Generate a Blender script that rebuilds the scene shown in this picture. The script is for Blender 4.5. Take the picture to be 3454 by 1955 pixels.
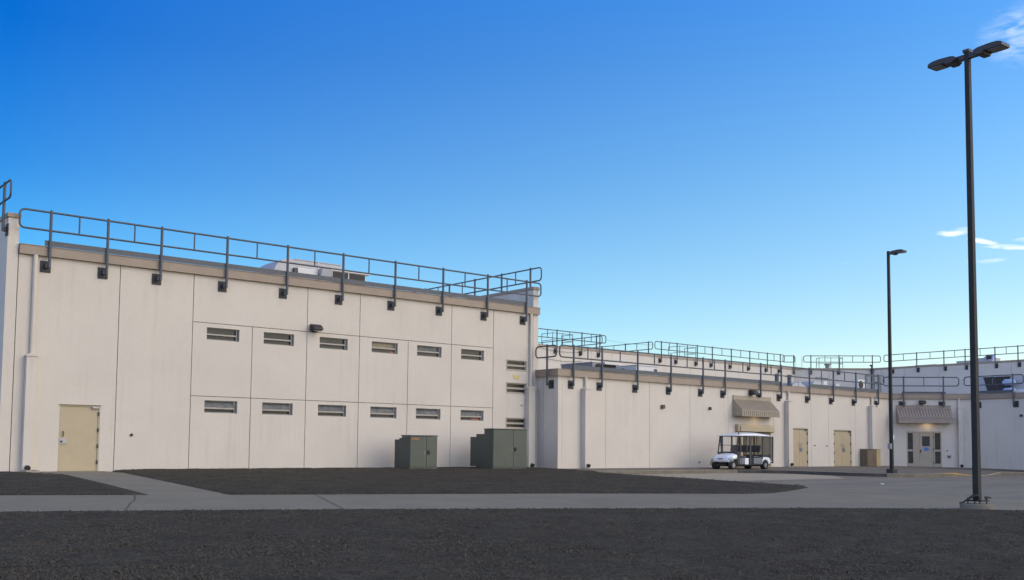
import bpy, bmesh, math, random
from mathutils import Vector, Matrix
R = math.radians
random.seed(7)
sc = bpy.context.scene
for o in list(bpy.data.objects): bpy.data.objects.remove(o)
col = sc.collection

# ------------------------------------------------------------------ camera
cd = bpy.data.cameras.new('camera'); cam = bpy.data.objects.new('camera', cd); col.objects.link(cam); sc.camera = cam
az = R(39.7); pitch = R(3.955); roll = R(0.533)      # heading measured from the long facade's normal
F0 = Vector((math.sin(az) * math.cos(pitch), math.cos(az) * math.cos(pitch), math.sin(pitch)))
R0 = Vector((math.cos(az), -math.sin(az), 0)); U0 = R0.cross(F0)
Rt = R0 * math.cos(roll) + U0 * math.sin(roll); Up = U0 * math.cos(roll) - R0 * math.sin(roll)
m = Matrix((Rt, Up, -F0)).transposed().to_4x4(); m.translation = Vector((-11.344, -35.099, 0.92))
cam.matrix_world = m
cd.sensor_width = 36; cd.lens = 36.04; cd.shift_y = 0.0844; cd.clip_start = 0.1; cd.clip_end = 5000
sc.render.resolution_x = 1024; sc.render.resolution_y = 580

# ------------------------------------------------------------------ light
SUN_EL, SUN_AZ = 33.0, 146.0
w = bpy.data.worlds.new('World'); sc.world = w; w.use_nodes = True
wt = w.node_tree; wn = wt.nodes; wl = wt.links
for n in list(wn): wn.remove(n)
def N(t, nodes, **k):
    n = nodes.new(t)
    for a, b in k.items(): setattr(n, a, b)
    return n
def mathn(nodes, links, op, a, b=None, c=None, clamp=False):
    n = nodes.new('ShaderNodeMath'); n.operation = op; n.use_clamp = clamp
    for i, v in enumerate((a, b, c)):
        if v is None: continue
        if isinstance(v, (int, float)): n.inputs[i].default_value = v
        else: links.new(v, n.inputs[i])
    return n.outputs[0]
sky = N('ShaderNodeTexSky', wn, sky_type='NISHITA'); sky.sun_disc = False
sky.sun_elevation = R(SUN_EL); sky.sun_rotation = R(SUN_AZ); sky.altitude = 0
sky.air_density = 1.0; sky.dust_density = 0.4; sky.ozone_density = 2.0
tc = N('ShaderNodeTexCoord', wn); sep = N('ShaderNodeSeparateXYZ', wn)
wl.new(tc.outputs['Generated'], sep.inputs[0])
X, Y, Z = sep.outputs
M_ = lambda op, a, b=None, c=None, clamp=False: mathn(wn, wl, op, a, b, c, clamp)
azn = M_('MULTIPLY', M_('ARCTAN2', X, Y), 180 / math.pi)
eln = M_('MULTIPLY', M_('ARCSINE', Z), 180 / math.pi)
# the sky deepens with height and away from the sun's side; highest stops made neutral for the fill light
def ramp(vals):
    g = N('ShaderNodeValToRGB', wn); wl.new(M_('DIVIDE', eln, 40.0, clamp=True), g.inputs[0]); cr = g.color_ramp
    while len(cr.elements) < len(vals): cr.elements.new(0.5)
    for e_, (p, c) in zip(cr.elements, vals): e_.position = p / 40.0; e_.color = (*c, 1)
    return g.outputs[0]
gl = ramp([(0, (.42, .95, .96)), (7, (.25, .72, .92)), (14, (.09, .47, .86)), (21, (.012, .37, .92)), (25, (.01, .40, 1.05)), (38, (.58, .60, .66))])
gr = ramp([(0, (1.31, 1.13, .94)), (7, (1.02, 1.11, 1.06)), (14, (.75, 1.09, 1.21)), (21, (.51, 1.01, 1.36)), (25, (.38, .98, 1.5)), (38, (1.02, .86, .66))])
D90 = M_('ADD', M_('MULTIPLY', X, math.sin(R(100))), M_('MULTIPLY', Y, math.cos(R(100))))
wgt = M_('POWER', M_('DIVIDE', M_('SUBTRACT', D90, 0.05), 0.8, clamp=True), 0.95)
gm = N('ShaderNodeMixRGB', wn); wl.new(wgt, gm.inputs[0]); wl.new(gl, gm.inputs[1]); wl.new(gr, gm.inputs[2])
# unseen sky behind the viewer brightened, bluer to the left: added fill light
FWD = M_('ADD', M_('MULTIPLY', X, math.sin(R(39.7))), M_('MULTIPLY', Y, math.cos(R(39.7))))
bw = M_('MULTIPLY', M_('SUBTRACT', 0.35, FWD, clamp=True), 2.0, clamp=True)
gm2 = N('ShaderNodeMixRGB', wn); wl.new(bw, gm2.inputs[0]); wl.new(gm.outputs[0], gm2.inputs[1]); tint = N('ShaderNodeMixRGB', wn); wl.new(M_('MULTIPLY', X, -1.3, clamp=True), tint.inputs[0])
tint.inputs[1].default_value = (1.70, 1.46, 1.30, 1); tint.inputs[2].default_value = (2.05, 1.78, 2.05, 1); wl.new(tint.outputs[0], gm2.inputs[2])
mul = N('ShaderNodeMixRGB', wn, blend_type='MULTIPLY'); mul.inputs[0].default_value = 1
wl.new(sky.outputs[0], mul.inputs[1]); wl.new(gm2.outputs[0], mul.inputs[2])
# small clouds low in the east
cmb = N('ShaderNodeCombineXYZ', wn); wl.new(azn, cmb.inputs[0]); wl.new(eln, cmb.inputs[1])
def noise(scale, detail=6, sx=1, sy=1, rot=0, dist=0.0):
    mp = N('ShaderNodeMapping', wn); mp.inputs['Scale'].default_value = (sx, sy, 1); mp.inputs['Rotation'].default_value = (0, 0, rot)
    wl.new(cmb.outputs[0], mp.inputs[0])
    nt = N('ShaderNodeTexNoise', wn); nt.inputs['Scale'].default_value = scale; nt.inputs['Detail'].default_value = detail
    nt.inputs['Distortion'].default_value = dist
    wl.new(mp.outputs[0], nt.inputs['Vector']); return nt.outputs[0]
n1 = noise(1.6, 6, 0.5, 2.2, 0, 0.3); n2 = noise(1.3, 12, 0.6, 2.2, R(-24), 0.6)
CL = [(63.35, 11.17, 1.0, .24, 0.02, 1.1), (64.7, 10.58, .95, .15, -.30, 1.1), (65.9, 10.27, 1.5, .14, -.10, 1.15), (64.95, 9.63, .8, .13, 0.02, .5),
      (64.0, 9.72, .3, .07, .15, .25), (57.9, 9.93, .35, .05, 0, .25), (66.9, 10.6, .8, .2, 0, .5)]
tot = None
for ca, ce, ra, re, sl, st in CL:
    dx = M_('SUBTRACT', azn, ca); dy = M_('SUBTRACT', M_('SUBTRACT', eln, ce), M_('MULTIPLY', dx, sl))
    q = M_('ADD', M_('POWER', M_('DIVIDE', M_('ABSOLUTE', dx), ra), 2.0), M_('POWER', M_('DIVIDE', M_('ABSOLUTE', dy), re), 2.0))
    v = M_('SUBTRACT', 1.0, q); v = M_('ADD', v, M_('MULTIPLY', M_('SUBTRACT', n1, 0.5), 3.6))
    v = M_('MULTIPLY', M_('MULTIPLY', v, 0.62, clamp=True), st, clamp=True)
    tot = v if tot is None else M_('MAXIMUM', tot, v)
# wispy veil high on the right
dx = M_('SUBTRACT', azn, 67.2); dy = M_('SUBTRACT', eln, 20.4)
q = M_('SQRT', M_('ADD', M_('POWER', M_('DIVIDE', M_('ABSOLUTE', dx), 2.9), 2.0), M_('POWER', M_('DIVIDE', M_('ABSOLUTE', dy), 1.7), 2.0)))
v = M_('MULTIPLY', M_('SUBTRACT', 1.0, q, clamp=True), M_('MULTIPLY', M_('SUBTRACT', n2, 0.40), 3.2, clamp=True))
tot = M_('MAXIMUM', tot, M_('MULTIPLY', v, 0.72))
cm = N('ShaderNodeMixRGB', wn); wl.new(tot, cm.inputs[0]); wl.new(mul.outputs[0], cm.inputs[1]); cm.inputs[2].default_value = (6.4, 6.8, 7.2, 1)
bg = N('ShaderNodeBackground', wn); bg.inputs[1].default_value = 0.1; wl.new(cm.outputs[0], bg.inputs[0])
wo = N('ShaderNodeOutputWorld', wn); wl.new(bg.outputs[0], wo.inputs[0])
sd = bpy.data.lights.new('sun', 'SUN'); sd.energy = 0.8; sd.angle = R(60); sd.color = (1.0, 0.82, 0.60)
so = bpy.data.objects.new('sun', sd); col.objects.link(so)
sdir = Vector((math.sin(R(SUN_AZ)) * math.cos(R(SUN_EL)), math.cos(R(SUN_AZ)) * math.cos(R(SUN_EL)), math.sin(R(SUN_EL))))
so.rotation_euler = sdir.to_track_quat('Z', 'Y').to_euler()
so.location = (0, -30, 40)
sc.view_settings.view_transform = 'Standard'; sc.view_settings.look = 'None'; sc.view_settings.exposure = 0.85; sc.view_settings.gamma = 1
sc.view_settings.use_curve_mapping = False
sc.render.engine = 'CYCLES'; sc.cycles.max_bounces = 6; sc.cycles.use_denoising = True

# ------------------------------------------------------------------ materials
MATS = {}
def mat(name, color, rough=0.7, metal=0.0, var=0.0, vscale=3.0, bump=0.0, bscale=60.0, spec=0.5, streak=0.0, streak_col=(0.3, 0.28, 0.25), grime=0.0, alpha=1.0, emit=None, estr=0.0, coat=0.0, stretch=(1, 1, 1), var2=0.0, v2scale=40.0):
    if name in MATS: return MATS[name]
    mt = bpy.data.materials.new(name); mt.use_nodes = True; t = mt.node_tree; ns, ls = t.nodes, t.links
    b = ns['Principled BSDF']; b.inputs['Roughness'].default_value = rough; b.inputs['Metallic'].default_value = metal
    b.inputs['Specular IOR Level'].default_value = spec; b.inputs['Base Color'].default_value = (*color, 1)
    if coat: b.inputs['Coat Weight'].default_value = coat
    geo = ns.new('ShaderNodeNewGeometry'); mp = ns.new('ShaderNodeMapping'); ls.new(geo.outputs['Position'], mp.inputs[0]); mp.inputs['Scale'].default_value = stretch
    pos = mp.outputs[0]
    cur = None
    def ntex(sc_, det=5, ro=0.6, vec=None):
        n = ns.new('ShaderNodeTexNoise'); n.inputs['Scale'].default_value = sc_; n.inputs['Detail'].default_value = det; n.inputs['Roughness'].default_value = ro
        ls.new(vec or pos, n.inputs['Vector']); return n.outputs[0]
    def scale_by(fac_out, amount, cur):
        # multiply the colour by 1 +- amount
        mr = ns.new('ShaderNodeMapRange'); ls.new(fac_out, mr.inputs[0]); mr.inputs[1].default_value = 0.25; mr.inputs[2].default_value = 0.75
        mr.inputs[3].default_value = 1 - amount; mr.inputs[4].default_value = 1 + amount
        mx = ns.new('ShaderNodeMixRGB'); mx.blend_type = 'MULTIPLY'; mx.inputs[0].default_value = 1
        if cur is None: mx.inputs[1].default_value = (*color, 1)
        else: ls.new(cur, mx.inputs[1])
        ls.new(mr.outputs[0], mx.inputs[2]); return mx.outputs[0]
    if var: cur = scale_by(ntex(vscale, 6), var, cur)
    if var2: cur = scale_by(ntex(v2scale, 3, 0.7), var2, cur)
    if streak:
        mp2 = ns.new('ShaderNodeMapping'); ls.new(geo.outputs['Position'], mp2.inputs[0]); mp2.inputs['Scale'].default_value = (5.0, 5.0, 0.22)
        f = ntex(1.0, 5, 0.65, mp2.outputs[0]); f2 = ntex(0.35, 3)
        mm = ns.new('ShaderNodeMath'); mm.operation = 'MULTIPLY'; ls.new(f, mm.inputs[0]); ls.new(f2, mm.inputs[1])
        mr = ns.new('ShaderNodeMapRange'); ls.new(mm.outputs[0], mr.inputs[0]); mr.inputs[1].default_value = 0.27; mr.inputs[2].default_value = 0.42
        mr.inputs[3].default_value = 0; mr.inputs[4].default_value = streak
        mx = ns.new('ShaderNodeMixRGB'); ls.new(mr.outputs[0], mx.inputs[0])
        if cur is None: mx.inputs[1].default_value = (*color, 1)
        else: ls.new(cur, mx.inputs[1])
        mx.inputs[2].default_value = (*streak_col, 1); cur = mx.outputs[0]
    if cur is not None: ls.new(cur, b.inputs['Base Color'])
    if bump:
        bp = ns.new('ShaderNodeBump'); bp.inputs['Strength'].default_value = bump; bp.inputs['Distance'].default_value = 0.02
        ls.new(ntex(bscale, 4, 0.7), bp.inputs['Height']); ls.new(bp.outputs[0], b.inputs['Normal'])
    if alpha < 1: b.inputs['Alpha'].default_value = alpha
    if emit: b.inputs['Emission Color'].default_value = (*emit, 1); b.inputs['Emission Strength'].default_value = estr
    MATS[name] = mt; return mt
WALL = mat('cream stucco', (0.60, 0.545, 0.462), 0.92, var=0.055, vscale=0.45, bump=0.35, bscale=28, spec=0.2, streak=0.32, streak_col=(0.46, 0.40, 0.33), var2=0.03, v2scale=9)
JOINT = mat('joint sealant', (0.20, 0.18, 0.13), 0.9, var=0.3, vscale=4)
BROWN = mat('brown trim', (0.30, 0.235, 0.175), 0.6, var=0.08, vscale=2, streak=0.15, streak_col=(0.2, 0.16, 0.12))
GALV = mat('galvanised steel', (0.085, 0.095, 0.105), 0.6, 0.15, var=0.18, vscale=9)
PLATE = mat('dark steel plate', (0.04, 0.042, 0.045), 0.7, 0.0, var=0.35, vscale=8)
DOORM = mat('tan door paint', (0.42, 0.345, 0.215), 0.5, var=0.05, vscale=2.5, streak=0.1, streak_col=(0.36, 0.30, 0.2))
DOORF = mat('tan frame paint', (0.40, 0.34, 0.22), 0.55, var=0.06)
DARK = mat('dark hardware', (0.03, 0.03, 0.03), 0.5)
STEELP = mat('brushed plate', (0.28, 0.29, 0.32), 0.35, 0.6, var=0.15, vscale=12)
GLASS = mat('dark glass', (0.03, 0.032, 0.030), 0.25, spec=0.25, var=0.5, vscale=3.5)
GLASS2 = mat('grey glass', (0.115, 0.12, 0.118), 0.4, spec=0.2, var=0.45, vscale=7)
BLIND = mat('tan blind', (0.25, 0.215, 0.135), 0.8, var=0.25, vscale=9)
REDM = mat('red cloth', (0.36, 0.11, 0.07), 0.8, var=0.2)
BEIGEW = mat('window bar', (0.38, 0.345, 0.295), 0.6, var=0.06)
WFRAME = mat('window frame', (0.22, 0.215, 0.20), 0.6, var=0.12, vscale=6)
WTRIM = mat('beige window trim', (0.40, 0.355, 0.285), 0.6)
YELP = mat('yellow placard', (0.60, 0.47, 0.17), 0.6)
ROOFM = mat('roof membrane', (0.30, 0.30, 0.30), 0.9, var=0.1)
CONC = mat('path concrete', (0.203, 0.182, 0.138), 0.9, var=0.14, vscale=0.7, var2=0.12, v2scale=14, bump=0.15, bscale=90, spec=0.25)
LOT = mat('lot concrete', (0.200, 0.178, 0.141), 0.88, var=0.22, vscale=0.45, var2=0.13, v2scale=7, bump=0.15, bscale=70, spec=0.25, stretch=(0.35, 1.6, 1))
PAN = mat('gutter concrete', (0.36, 0.31, 0.235), 0.9, var=0.08, vscale=0.7, var2=0.06, v2scale=12, spec=0.25)
WALK = mat('walk concrete', (0.165, 0.145, 0.118), 0.9, var=0.10, vscale=0.6, var2=0.06, v2scale=12, spec=0.25)
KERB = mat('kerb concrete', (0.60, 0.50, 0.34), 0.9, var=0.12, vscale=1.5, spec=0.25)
CRACK = mat('crack dark', (0.07, 0.062, 0.045), 0.95)
TACT = mat('tactile paint', (0.60, 0.33, 0.07), 0.8, var=0.25, vscale=5)
POLEM = mat('bronze pole paint', (0.020, 0.019, 0.018), 0.6, 0.0, var=0.3, vscale=5, spec=0.3)
LAMPL = mat('lamp lens', (0.15, 0.145, 0.14), 0.3)
FIXT = mat('bronze fixture', (0.028, 0.027, 0.028), 0.5, 0.0)
GREEN = mat('cabinet green', (0.062, 0.074, 0.055), 0.5, var=0.12, vscale=2.2, streak=0.25, streak_col=(0.12, 0.125, 0.08))
HVAC = mat('zinc casing', (0.40, 0.40, 0.40), 0.55, 0.1, var=0.08, vscale=3)
HVACW = mat('pale casing', (0.62, 0.60, 0.57), 0.5, var=0.05)
LOUV = mat('dark louvre', (0.045, 0.04, 0.035), 0.8, var=0.3, vscale=20)
WHITE = mat('white plastic', (0.78, 0.80, 0.82), 0.25, spec=0.5, coat=0.5)
GREYP = mat('grey plastic', (0.16, 0.17, 0.18), 0.5)
SEATM = mat('dark vinyl', (0.045, 0.045, 0.048), 0.6, var=0.15, vscale=8)
RUB = mat('tyre rubber', (0.016, 0.016, 0.016), 0.8, bump=0.3, bscale=80)
RIM = mat('rim alloy', (0.34, 0.34, 0.36), 0.4, 0.4)
BLACK = mat('black tube', (0.012, 0.012, 0.012), 0.4)
ORANGE = mat('amber beacon', (0.55, 0.14, 0.02), 0.3)
HEADL = mat('headlight lens', (0.45, 0.62, 0.62), 0.1, coat=1)
VINYL = mat('clear vinyl', (0.10, 0.10, 0.09), 0.15, alpha=0.34)
CLEAR = mat('clear screen', (0.5, 0.5, 0.5), 0.05, alpha=0.06)
WOOD = mat('weathered board', (0.44, 0.33, 0.17), 0.85, var=0.35, vscale=3, stretch=(7, 7, 0.6))
WOOD2 = mat('grey board', (0.155, 0.120, 0.078), 0.85, var=0.4, vscale=2.5, stretch=(5, 5, 0.6))
BLUE = mat('blue sign', (0.05, 0.17, 0.42), 0.5, var=0.3, vscale=18)
SOCK = mat('grey box', (0.25, 0.25, 0.26), 0.6)
BLUEB = mat('blue grey duct wrap', (0.36, 0.45, 0.60), 0.5, var=0.1)
WARM = mat('lit lamp lens', (0.9, 0.8, 0.6), 0.4, emit=(1.0, 0.72, 0.35), estr=1.0)
def gravel_mat():
    mt = bpy.data.materials.new('dark gravel'); mt.use_nodes = True; t = mt.node_tree; ns, ls = t.nodes, t.links
    b = ns['Principled BSDF']; b.inputs['Roughness'].default_value = 0.95; b.inputs['Specular IOR Level'].default_value = 0.15
    geo = ns.new('ShaderNodeNewGeometry')
    vo = ns.new('ShaderNodeTexVoronoi'); vo.inputs['Scale'].default_value = 34; ls.new(geo.outputs['Position'], vo.inputs['Vector'])
    n2 = ns.new('ShaderNodeTexNoise'); n2.inputs['Scale'].default_value = 1.1; n2.inputs['Detail'].default_value = 7; ls.new(geo.outputs['Position'], n2.inputs['Vector'])
    n3 = ns.new('ShaderNodeTexNoise'); n3.inputs['Scale'].default_value = 24; n3.inputs['Detail'].default_value = 6; n3.inputs['Roughness'].default_value = 0.85; ls.new(geo.outputs['Position'], n3.inputs['Vector'])
    r = ns.new('ShaderNodeValToRGB'); r.color_ramp.elements[0].position = 0.22; r.color_ramp.elements[0].color = (0.010, 0.0085, 0.006, 1)
    r.color_ramp.elements[1].position = 0.78; r.color_ramp.elements[1].color = (0.098, 0.083, 0.059, 1)
    mx = ns.new('ShaderNodeMixRGB'); mx.inputs[0].default_value = 0.5
    ls.new(vo.outputs['Color'], mx.inputs[1]); ls.new(n3.outputs[0], mx.inputs[2])
    bw = ns.new('ShaderNodeRGBToBW'); ls.new(mx.outputs[0], bw.inputs[0]); ls.new(bw.outputs[0], r.inputs[0])
    mr = ns.new('ShaderNodeMapRange'); ls.new(n2.outputs[0], mr.inputs[0]); mr.inputs[1].default_value = 0.3; mr.inputs[2].default_value = 0.7; mr.inputs[3].default_value = 0.78; mr.inputs[4].default_value = 1.22
    n4 = ns.new('ShaderNodeTexNoise'); n4.inputs['Scale'].default_value = 5.5; n4.inputs['Detail'].default_value = 3; n4.inputs['Roughness'].default_value = 0.7; ls.new(geo.outputs['Position'], n4.inputs['Vector'])
    mr4 = ns.new('ShaderNodeMapRange'); ls.new(n4.outputs[0], mr4.inputs[0]); mr4.inputs[1].default_value = 0.3; mr4.inputs[2].default_value = 0.7; mr4.inputs[3].default_value = 0.72; mr4.inputs[4].default_value = 1.28
    mm4 = ns.new('ShaderNodeMath'); mm4.operation = 'MULTIPLY'; ls.new(mr.outputs[0], mm4.inputs[0]); ls.new(mr4.outputs[0], mm4.inputs[1]); mr = mm4
    m2 = ns.new('ShaderNodeMixRGB'); m2.blend_type = 'MULTIPLY'; m2.inputs[0].default_value = 1; ls.new(r.outputs[0], m2.inputs[1]); ls.new(mr.outputs[0], m2.inputs[2])
    ls.new(m2.outputs[0], b.inputs['Base Color'])
    bp = ns.new('ShaderNodeBump'); bp.inputs['Strength'].default_value = 0.8; bp.inputs['Distance'].default_value = 0.02
    ls.new(n3.outputs[0], bp.inputs['Height']); ls.new(bp.outputs[0], b.inputs['Normal']); return mt
GRAV = gravel_mat()
STONE = mat('loose stones', (0.060, 0.052, 0.040), 0.9, var=0.6, vscale=9, var2=0.4, v2scale=30, spec=0.2)

# ------------------------------------------------------------------ mesh helpers
def rotz(deg, loc=(0, 0, 0)): return Matrix.Translation(loc) @ Matrix.Rotation(R(deg), 4, 'Z')
class MB:
    def __init__(s): s.v = []; s.f = []; s.sm = []; s.mi = []; s.T = Matrix.Identity(4); s.cm = 0
    def add(s, vs, fs, smooth=False):
        o = len(s.v); s.v += [tuple(s.T @ Vector(p)) for p in vs]
        for f in fs: s.f.append([i + o for i in f]); s.sm.append(smooth); s.mi.append(s.cm)
    def box(s, x0, x1, y0, y1, z0, z1):
        s.add([(x0, y0, z0), (x1, y0, z0), (x1, y1, z0), (x0, y1, z0), (x0, y0, z1), (x1, y0, z1), (x1, y1, z1), (x0, y1, z1)],
              [(0, 3, 2, 1), (4, 5, 6, 7), (0, 1, 5, 4), (1, 2, 6, 5), (2, 3, 7, 6), (3, 0, 4, 7)])
    def prism(s, poly, axis, a, b):
        # poly: list of 2D points; axis 'x' (pts are y,z), 'y' (pts are x,z) or 'z' (pts are x,y)
        def P(p, t): return {'x': (t, p[0], p[1]), 'y': (p[0], t, p[1]), 'z': (p[0], p[1], t)}[axis]
        n = len(poly); vs = [P(p, a) for p in poly] + [P(p, b) for p in poly]
        fs = [list(range(n))[::-1], [i + n for i in range(n)]] + [(i, (i + 1) % n, (i + 1) % n + n, i + n) for i in range(n)]
        s.add(vs, fs)
    def tube(s, pts, r, n=8, closed=False, caps=True, smooth=True):
        pts = [Vector(p) for p in pts]; rings = []; N_ = len(pts)
        rr = r if isinstance(r, (list, tuple)) else [r] * N_
        pv = None
        for i, p in enumerate(pts):
            if closed: d = pts[(i + 1) % N_] - pts[i - 1]
            else: d = pts[min(i + 1, N_ - 1)] - pts[max(i - 1, 0)]
            d.normalize()
            if pv is None: pv = d.orthogonal().normalized()
            pv = (pv - d * pv.dot(d)).normalized(); q = d.cross(pv)
            rings.append([p + (pv * math.cos(2 * math.pi * k / n) + q * math.sin(2 * math.pi * k / n)) * rr[i] for k in range(n)])
        vs = [v for g in rings for v in g]; fs = []
        for i in range(N_ if closed else N_ - 1):
            j = (i + 1) % N_
            for k in range(n): fs.append((i * n + k, i * n + (k + 1) % n, j * n + (k + 1) % n, j * n + k))
        s.add(vs, fs, smooth)
        if caps and not closed: s.add(rings[0], [list(range(n))[::-1]]); s.add(rings[-1], [list(range(n))])
    def cyl(s, p, q, r, n=16, r2=None): s.tube([p, q], [r, r if r2 is None else r2], n)
    def ribbon(s, pts, a, b, z0, z1):
        # strip along a plan polyline, from offset a to offset b on its right-hand side, mitred
        n = len(pts); L = []; Rr = []
        for i, p in enumerate(pts):
            p = Vector(p); ds = []
            if i > 0: ds.append((p - Vector(pts[i - 1])).normalized())
            if i < n - 1: ds.append((Vector(pts[i + 1]) - p).normalized())
            nn = [Vector((d.y, -d.x)) for d in ds]
            if len(nn) == 2:
                m_ = (nn[0] + nn[1]).normalized(); k = 1 / max(0.3, m_.dot(nn[0])); m_ = m_ * k
            else: m_ = nn[0]
            L.append(p + m_ * a); Rr.append(p + m_ * b)
        zf = lambda z, p: z(p.x, p.y) if callable(z) else z
        vs = [];
        for l, r_ in zip(L, Rr): vs += [(l.x, l.y, zf(z0, l)), (r_.x, r_.y, zf(z0, r_)), (r_.x, r_.y, zf(z1, r_)), (l.x, l.y, zf(z1, l))]
        fs = []
        for i in range(n - 1):
            o = 4 * i
            for k in range(4): fs.append((o + k, o + (k + 1) % 4, o + 4 + (k + 1) % 4, o + 4 + k))
        fs += [(0, 1, 2, 3), (4 * n - 1, 4 * n - 2, 4 * n - 3, 4 * n - 4)]
        s.add(vs, fs)
    def relief(s, x0, x1, z0, z1, rects, T=0.4):
        # wall slab whose front (y=0, facing -y) is cut by rects (x0,x1,z0,z1,depth)
        xs = sorted(set([x0, x1] + [min(max(v, x0), x1) for r_ in rects for v in r_[:2]])); zs = sorted(set([z0, z1] + [min(max(v, z0), z1) for r_ in rects for v in r_[2:4]]))
        D = {}
        for i in range(len(xs) - 1):
            for j in range(len(zs) - 1):
                cx, cz = (xs[i] + xs[i + 1]) / 2, (zs[j] + zs[j + 1]) / 2; d = 0; m_ = 0
                for r_ in rects:
                    if r_[0] < cx < r_[1] and r_[2] < cz < r_[3] and r_[4] > d: d = r_[4]; m_ = 1 if r_[4] < 0.05 else 0
                D[i, j] = (d, m_)
        for (i, j), (d, m_) in D.items():
            a, b, c, e = xs[i], xs[i + 1], zs[j], zs[j + 1]; s.cm = m_
            s.add([(a, d, c), (b, d, c), (b, d, e), (a, d, e)], [(0, 1, 2, 3)]); s.cm = 0
            for (di, dj) in ((1, 0), (0, 1)):
                o = D.get((i + di, j + dj))
                if o is None or abs(o[0] - d) < 1e-6: continue
                if di: s.add([(b, d, c), (b, o[0], c), (b, o[0], e), (b, d, e)], [(0, 1, 2, 3) if o[0] > d else (3, 2, 1, 0)])
                else: s.add([(a, d, e), (b, d, e), (b, o[0], e), (a, o[0], e)], [(0, 1, 2, 3) if o[0] > d else (3, 2, 1, 0)])
        s.add([(x0, T, z0), (x1, T, z0), (x1, T, z1), (x0, T, z1)], [(3, 2, 1, 0)])
        s.add([(x0, 0, z0), (x0, T, z0), (x0, T, z1), (x0, 0, z1)], [(3, 2, 1, 0)]); s.add([(x1, 0, z0), (x1, T, z0), (x1, T, z1), (x1, 0, z1)], [(0, 1, 2, 3)])
        s.add([(x0, 0, z1), (x1, 0, z1), (x1, T, z1), (x0, T, z1)], [(0, 1, 2, 3)])
    def build(s, name, m_, parent=None, bevel=0.0, loc=None, rot=0, label=None):
        me = bpy.data.meshes.new(name); me.from_pydata(s.v, [], s.f)
        for mm in (m_ if isinstance(m_, (list, tuple)) else [m_]): me.materials.append(mm)
        for p, sm, mi in zip(me.polygons, s.sm, s.mi): p.use_smooth = sm; p.material_index = mi
        me.update(); bm_ = bmesh.new(); bm_.from_mesh(me); bmesh.ops.recalc_face_normals(bm_, faces=bm_.faces) if getattr(s, 'recalc', True) else None
        bm_.to_mesh(me); bm_.free()
        o = bpy.data.objects.new(name, me); col.objects.link(o)
        if parent: o.parent = parent
        if loc is not None: o.location = loc
        if rot: o.rotation_euler = (0, 0, R(rot))
        if bevel:
            bv = o.modifiers.new('bevel', 'BEVEL'); bv.width = bevel; bv.segments = 2; bv.limit_method = 'ANGLE'; bv.angle_limit = R(40)
        if label: o['label'] = label
        return o
def tag(o, label, cat, group=None, kind=None):
    o['label'] = label; o['category'] = cat
    if group: o['group'] = group
    if kind: o['kind'] = kind
    return o
def thing(name, label, cat, loc=(0, 0, 0), rot=0, group=None):
    o = bpy.data.objects.new(name, None); col.objects.link(o); o.location = loc; o.rotation_euler = (0, 0, R(rot)); o.empty_display_size = 0.3
    return tag(o, label, cat, group)
def boxpart(name, m_, parent, *b, bevel=0.0, label=None):
    q = MB()
    if len(b) == 6 and not isinstance(b[0], (tuple, list)): q.box(*b)
    else:
        for c in b: q.box(*c)
    return q.build(name, m_, parent, bevel, label=label)
def dup(o, parent=None):
    c = o.copy(); col.objects.link(c); c.parent = parent
    for ch in list(o.children): dup(ch, c)
    return c
K = 0.0205
def gz(x, y): return K * (y + 1.4) if y < -1.4 else 0.0
def ss(a, b, t): t = min(1, max(0, (t - a) / (b - a))); return t * t * (3 - 2 * t)

# ------------------------------------------------------------------ ground
def kind_structure(o, label): o['kind'] = 'structure'; o['label'] = label; return o
def hash2(x, y): return math.sin(x * 1.7 + math.sin(y * 1.3) * 2) * math.cos(y * 2.1 + math.sin(x * 0.9) * 1.7)
b = MB()
xs = [-900, -120, -60] + [-40 + 4 * i for i in range(28)] + [90, 200, 900]; ys = [-900, -200, -90] + [-60 + 3 * i for i in range(22)] + [30, 200, 900]
vs = [(x, y, (gz(x, max(y, -36)) - 0.30)) for y in ys for x in xs]; nx = len(xs)
b.add(vs, [(j * nx + i, j * nx + i + 1, (j + 1) * nx + i + 1, (j + 1) * nx + i) for j in range(len(ys) - 1) for i in range(nx - 1)], True)
kind_structure(b.build('ground', GRAV), 'dark bare ground reaching to the horizon behind the buildings')

# plan of the front path: a band crossing the picture; near and far edge polylines
NEAR = [(-60, 3.5), (-30, -7.2), (-6.71, -15.63), (-2.37, -17.03), (3.65, -19.26), (9.04, -21.43), (11.69, -22.77), (13.35, -24.18), (20, -29.5), (30, -38), (60, -62)]
FAR = [(-60, 7.0), (-30, -3.3), (-5.69, -11.25), (-2.81, -12.18), (-0.34, -12.95), (7.5, -15.25), (9.94, -16.2), (12.2, -17.1), (13.3, -17.15), (14.6, -16.75), (16.12, -16.11), (17.3, -15.62), (17.9, -15.2)]
def yat(line, x):
    for (x0, y0), (x1, y1) in zip(line, line[1:]):
        if x0 <= x <= x1: return y0 + (y1 - y0) * (x - x0) / (x1 - x0)
    return line[0][1] if x < line[0][0] else line[-1][1]
def lot_off(x, y):                                    # the lot dips 15 cm to its gutter
    return -0.15 * ss(-17.5, -9.5, y) * ss(14, 22, x + (y + 15) * 0.2)
def lot_z(x, y): return gz(x, y) + lot_off(x, y)
b = MB()
n = 60
vs = []; fs = []
pxs = [-60, -45, -30, -20, -12, -8, -5.69, -2.81, -0.34, 3.5, 7.5, 9.94, 12.2, 13.3, 14.6, 16.12, 17.3, 17.9]
rows = 6
for x in pxs:
    yn, yf = yat(NEAR, x), yat(FAR, x)
    for k in range(rows + 1):
        y = yn + (yf - yn) * k / rows; vs.append((x, y, lot_z(x, y) if x > 0 else gz(x, max(y, -36))))
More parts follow.
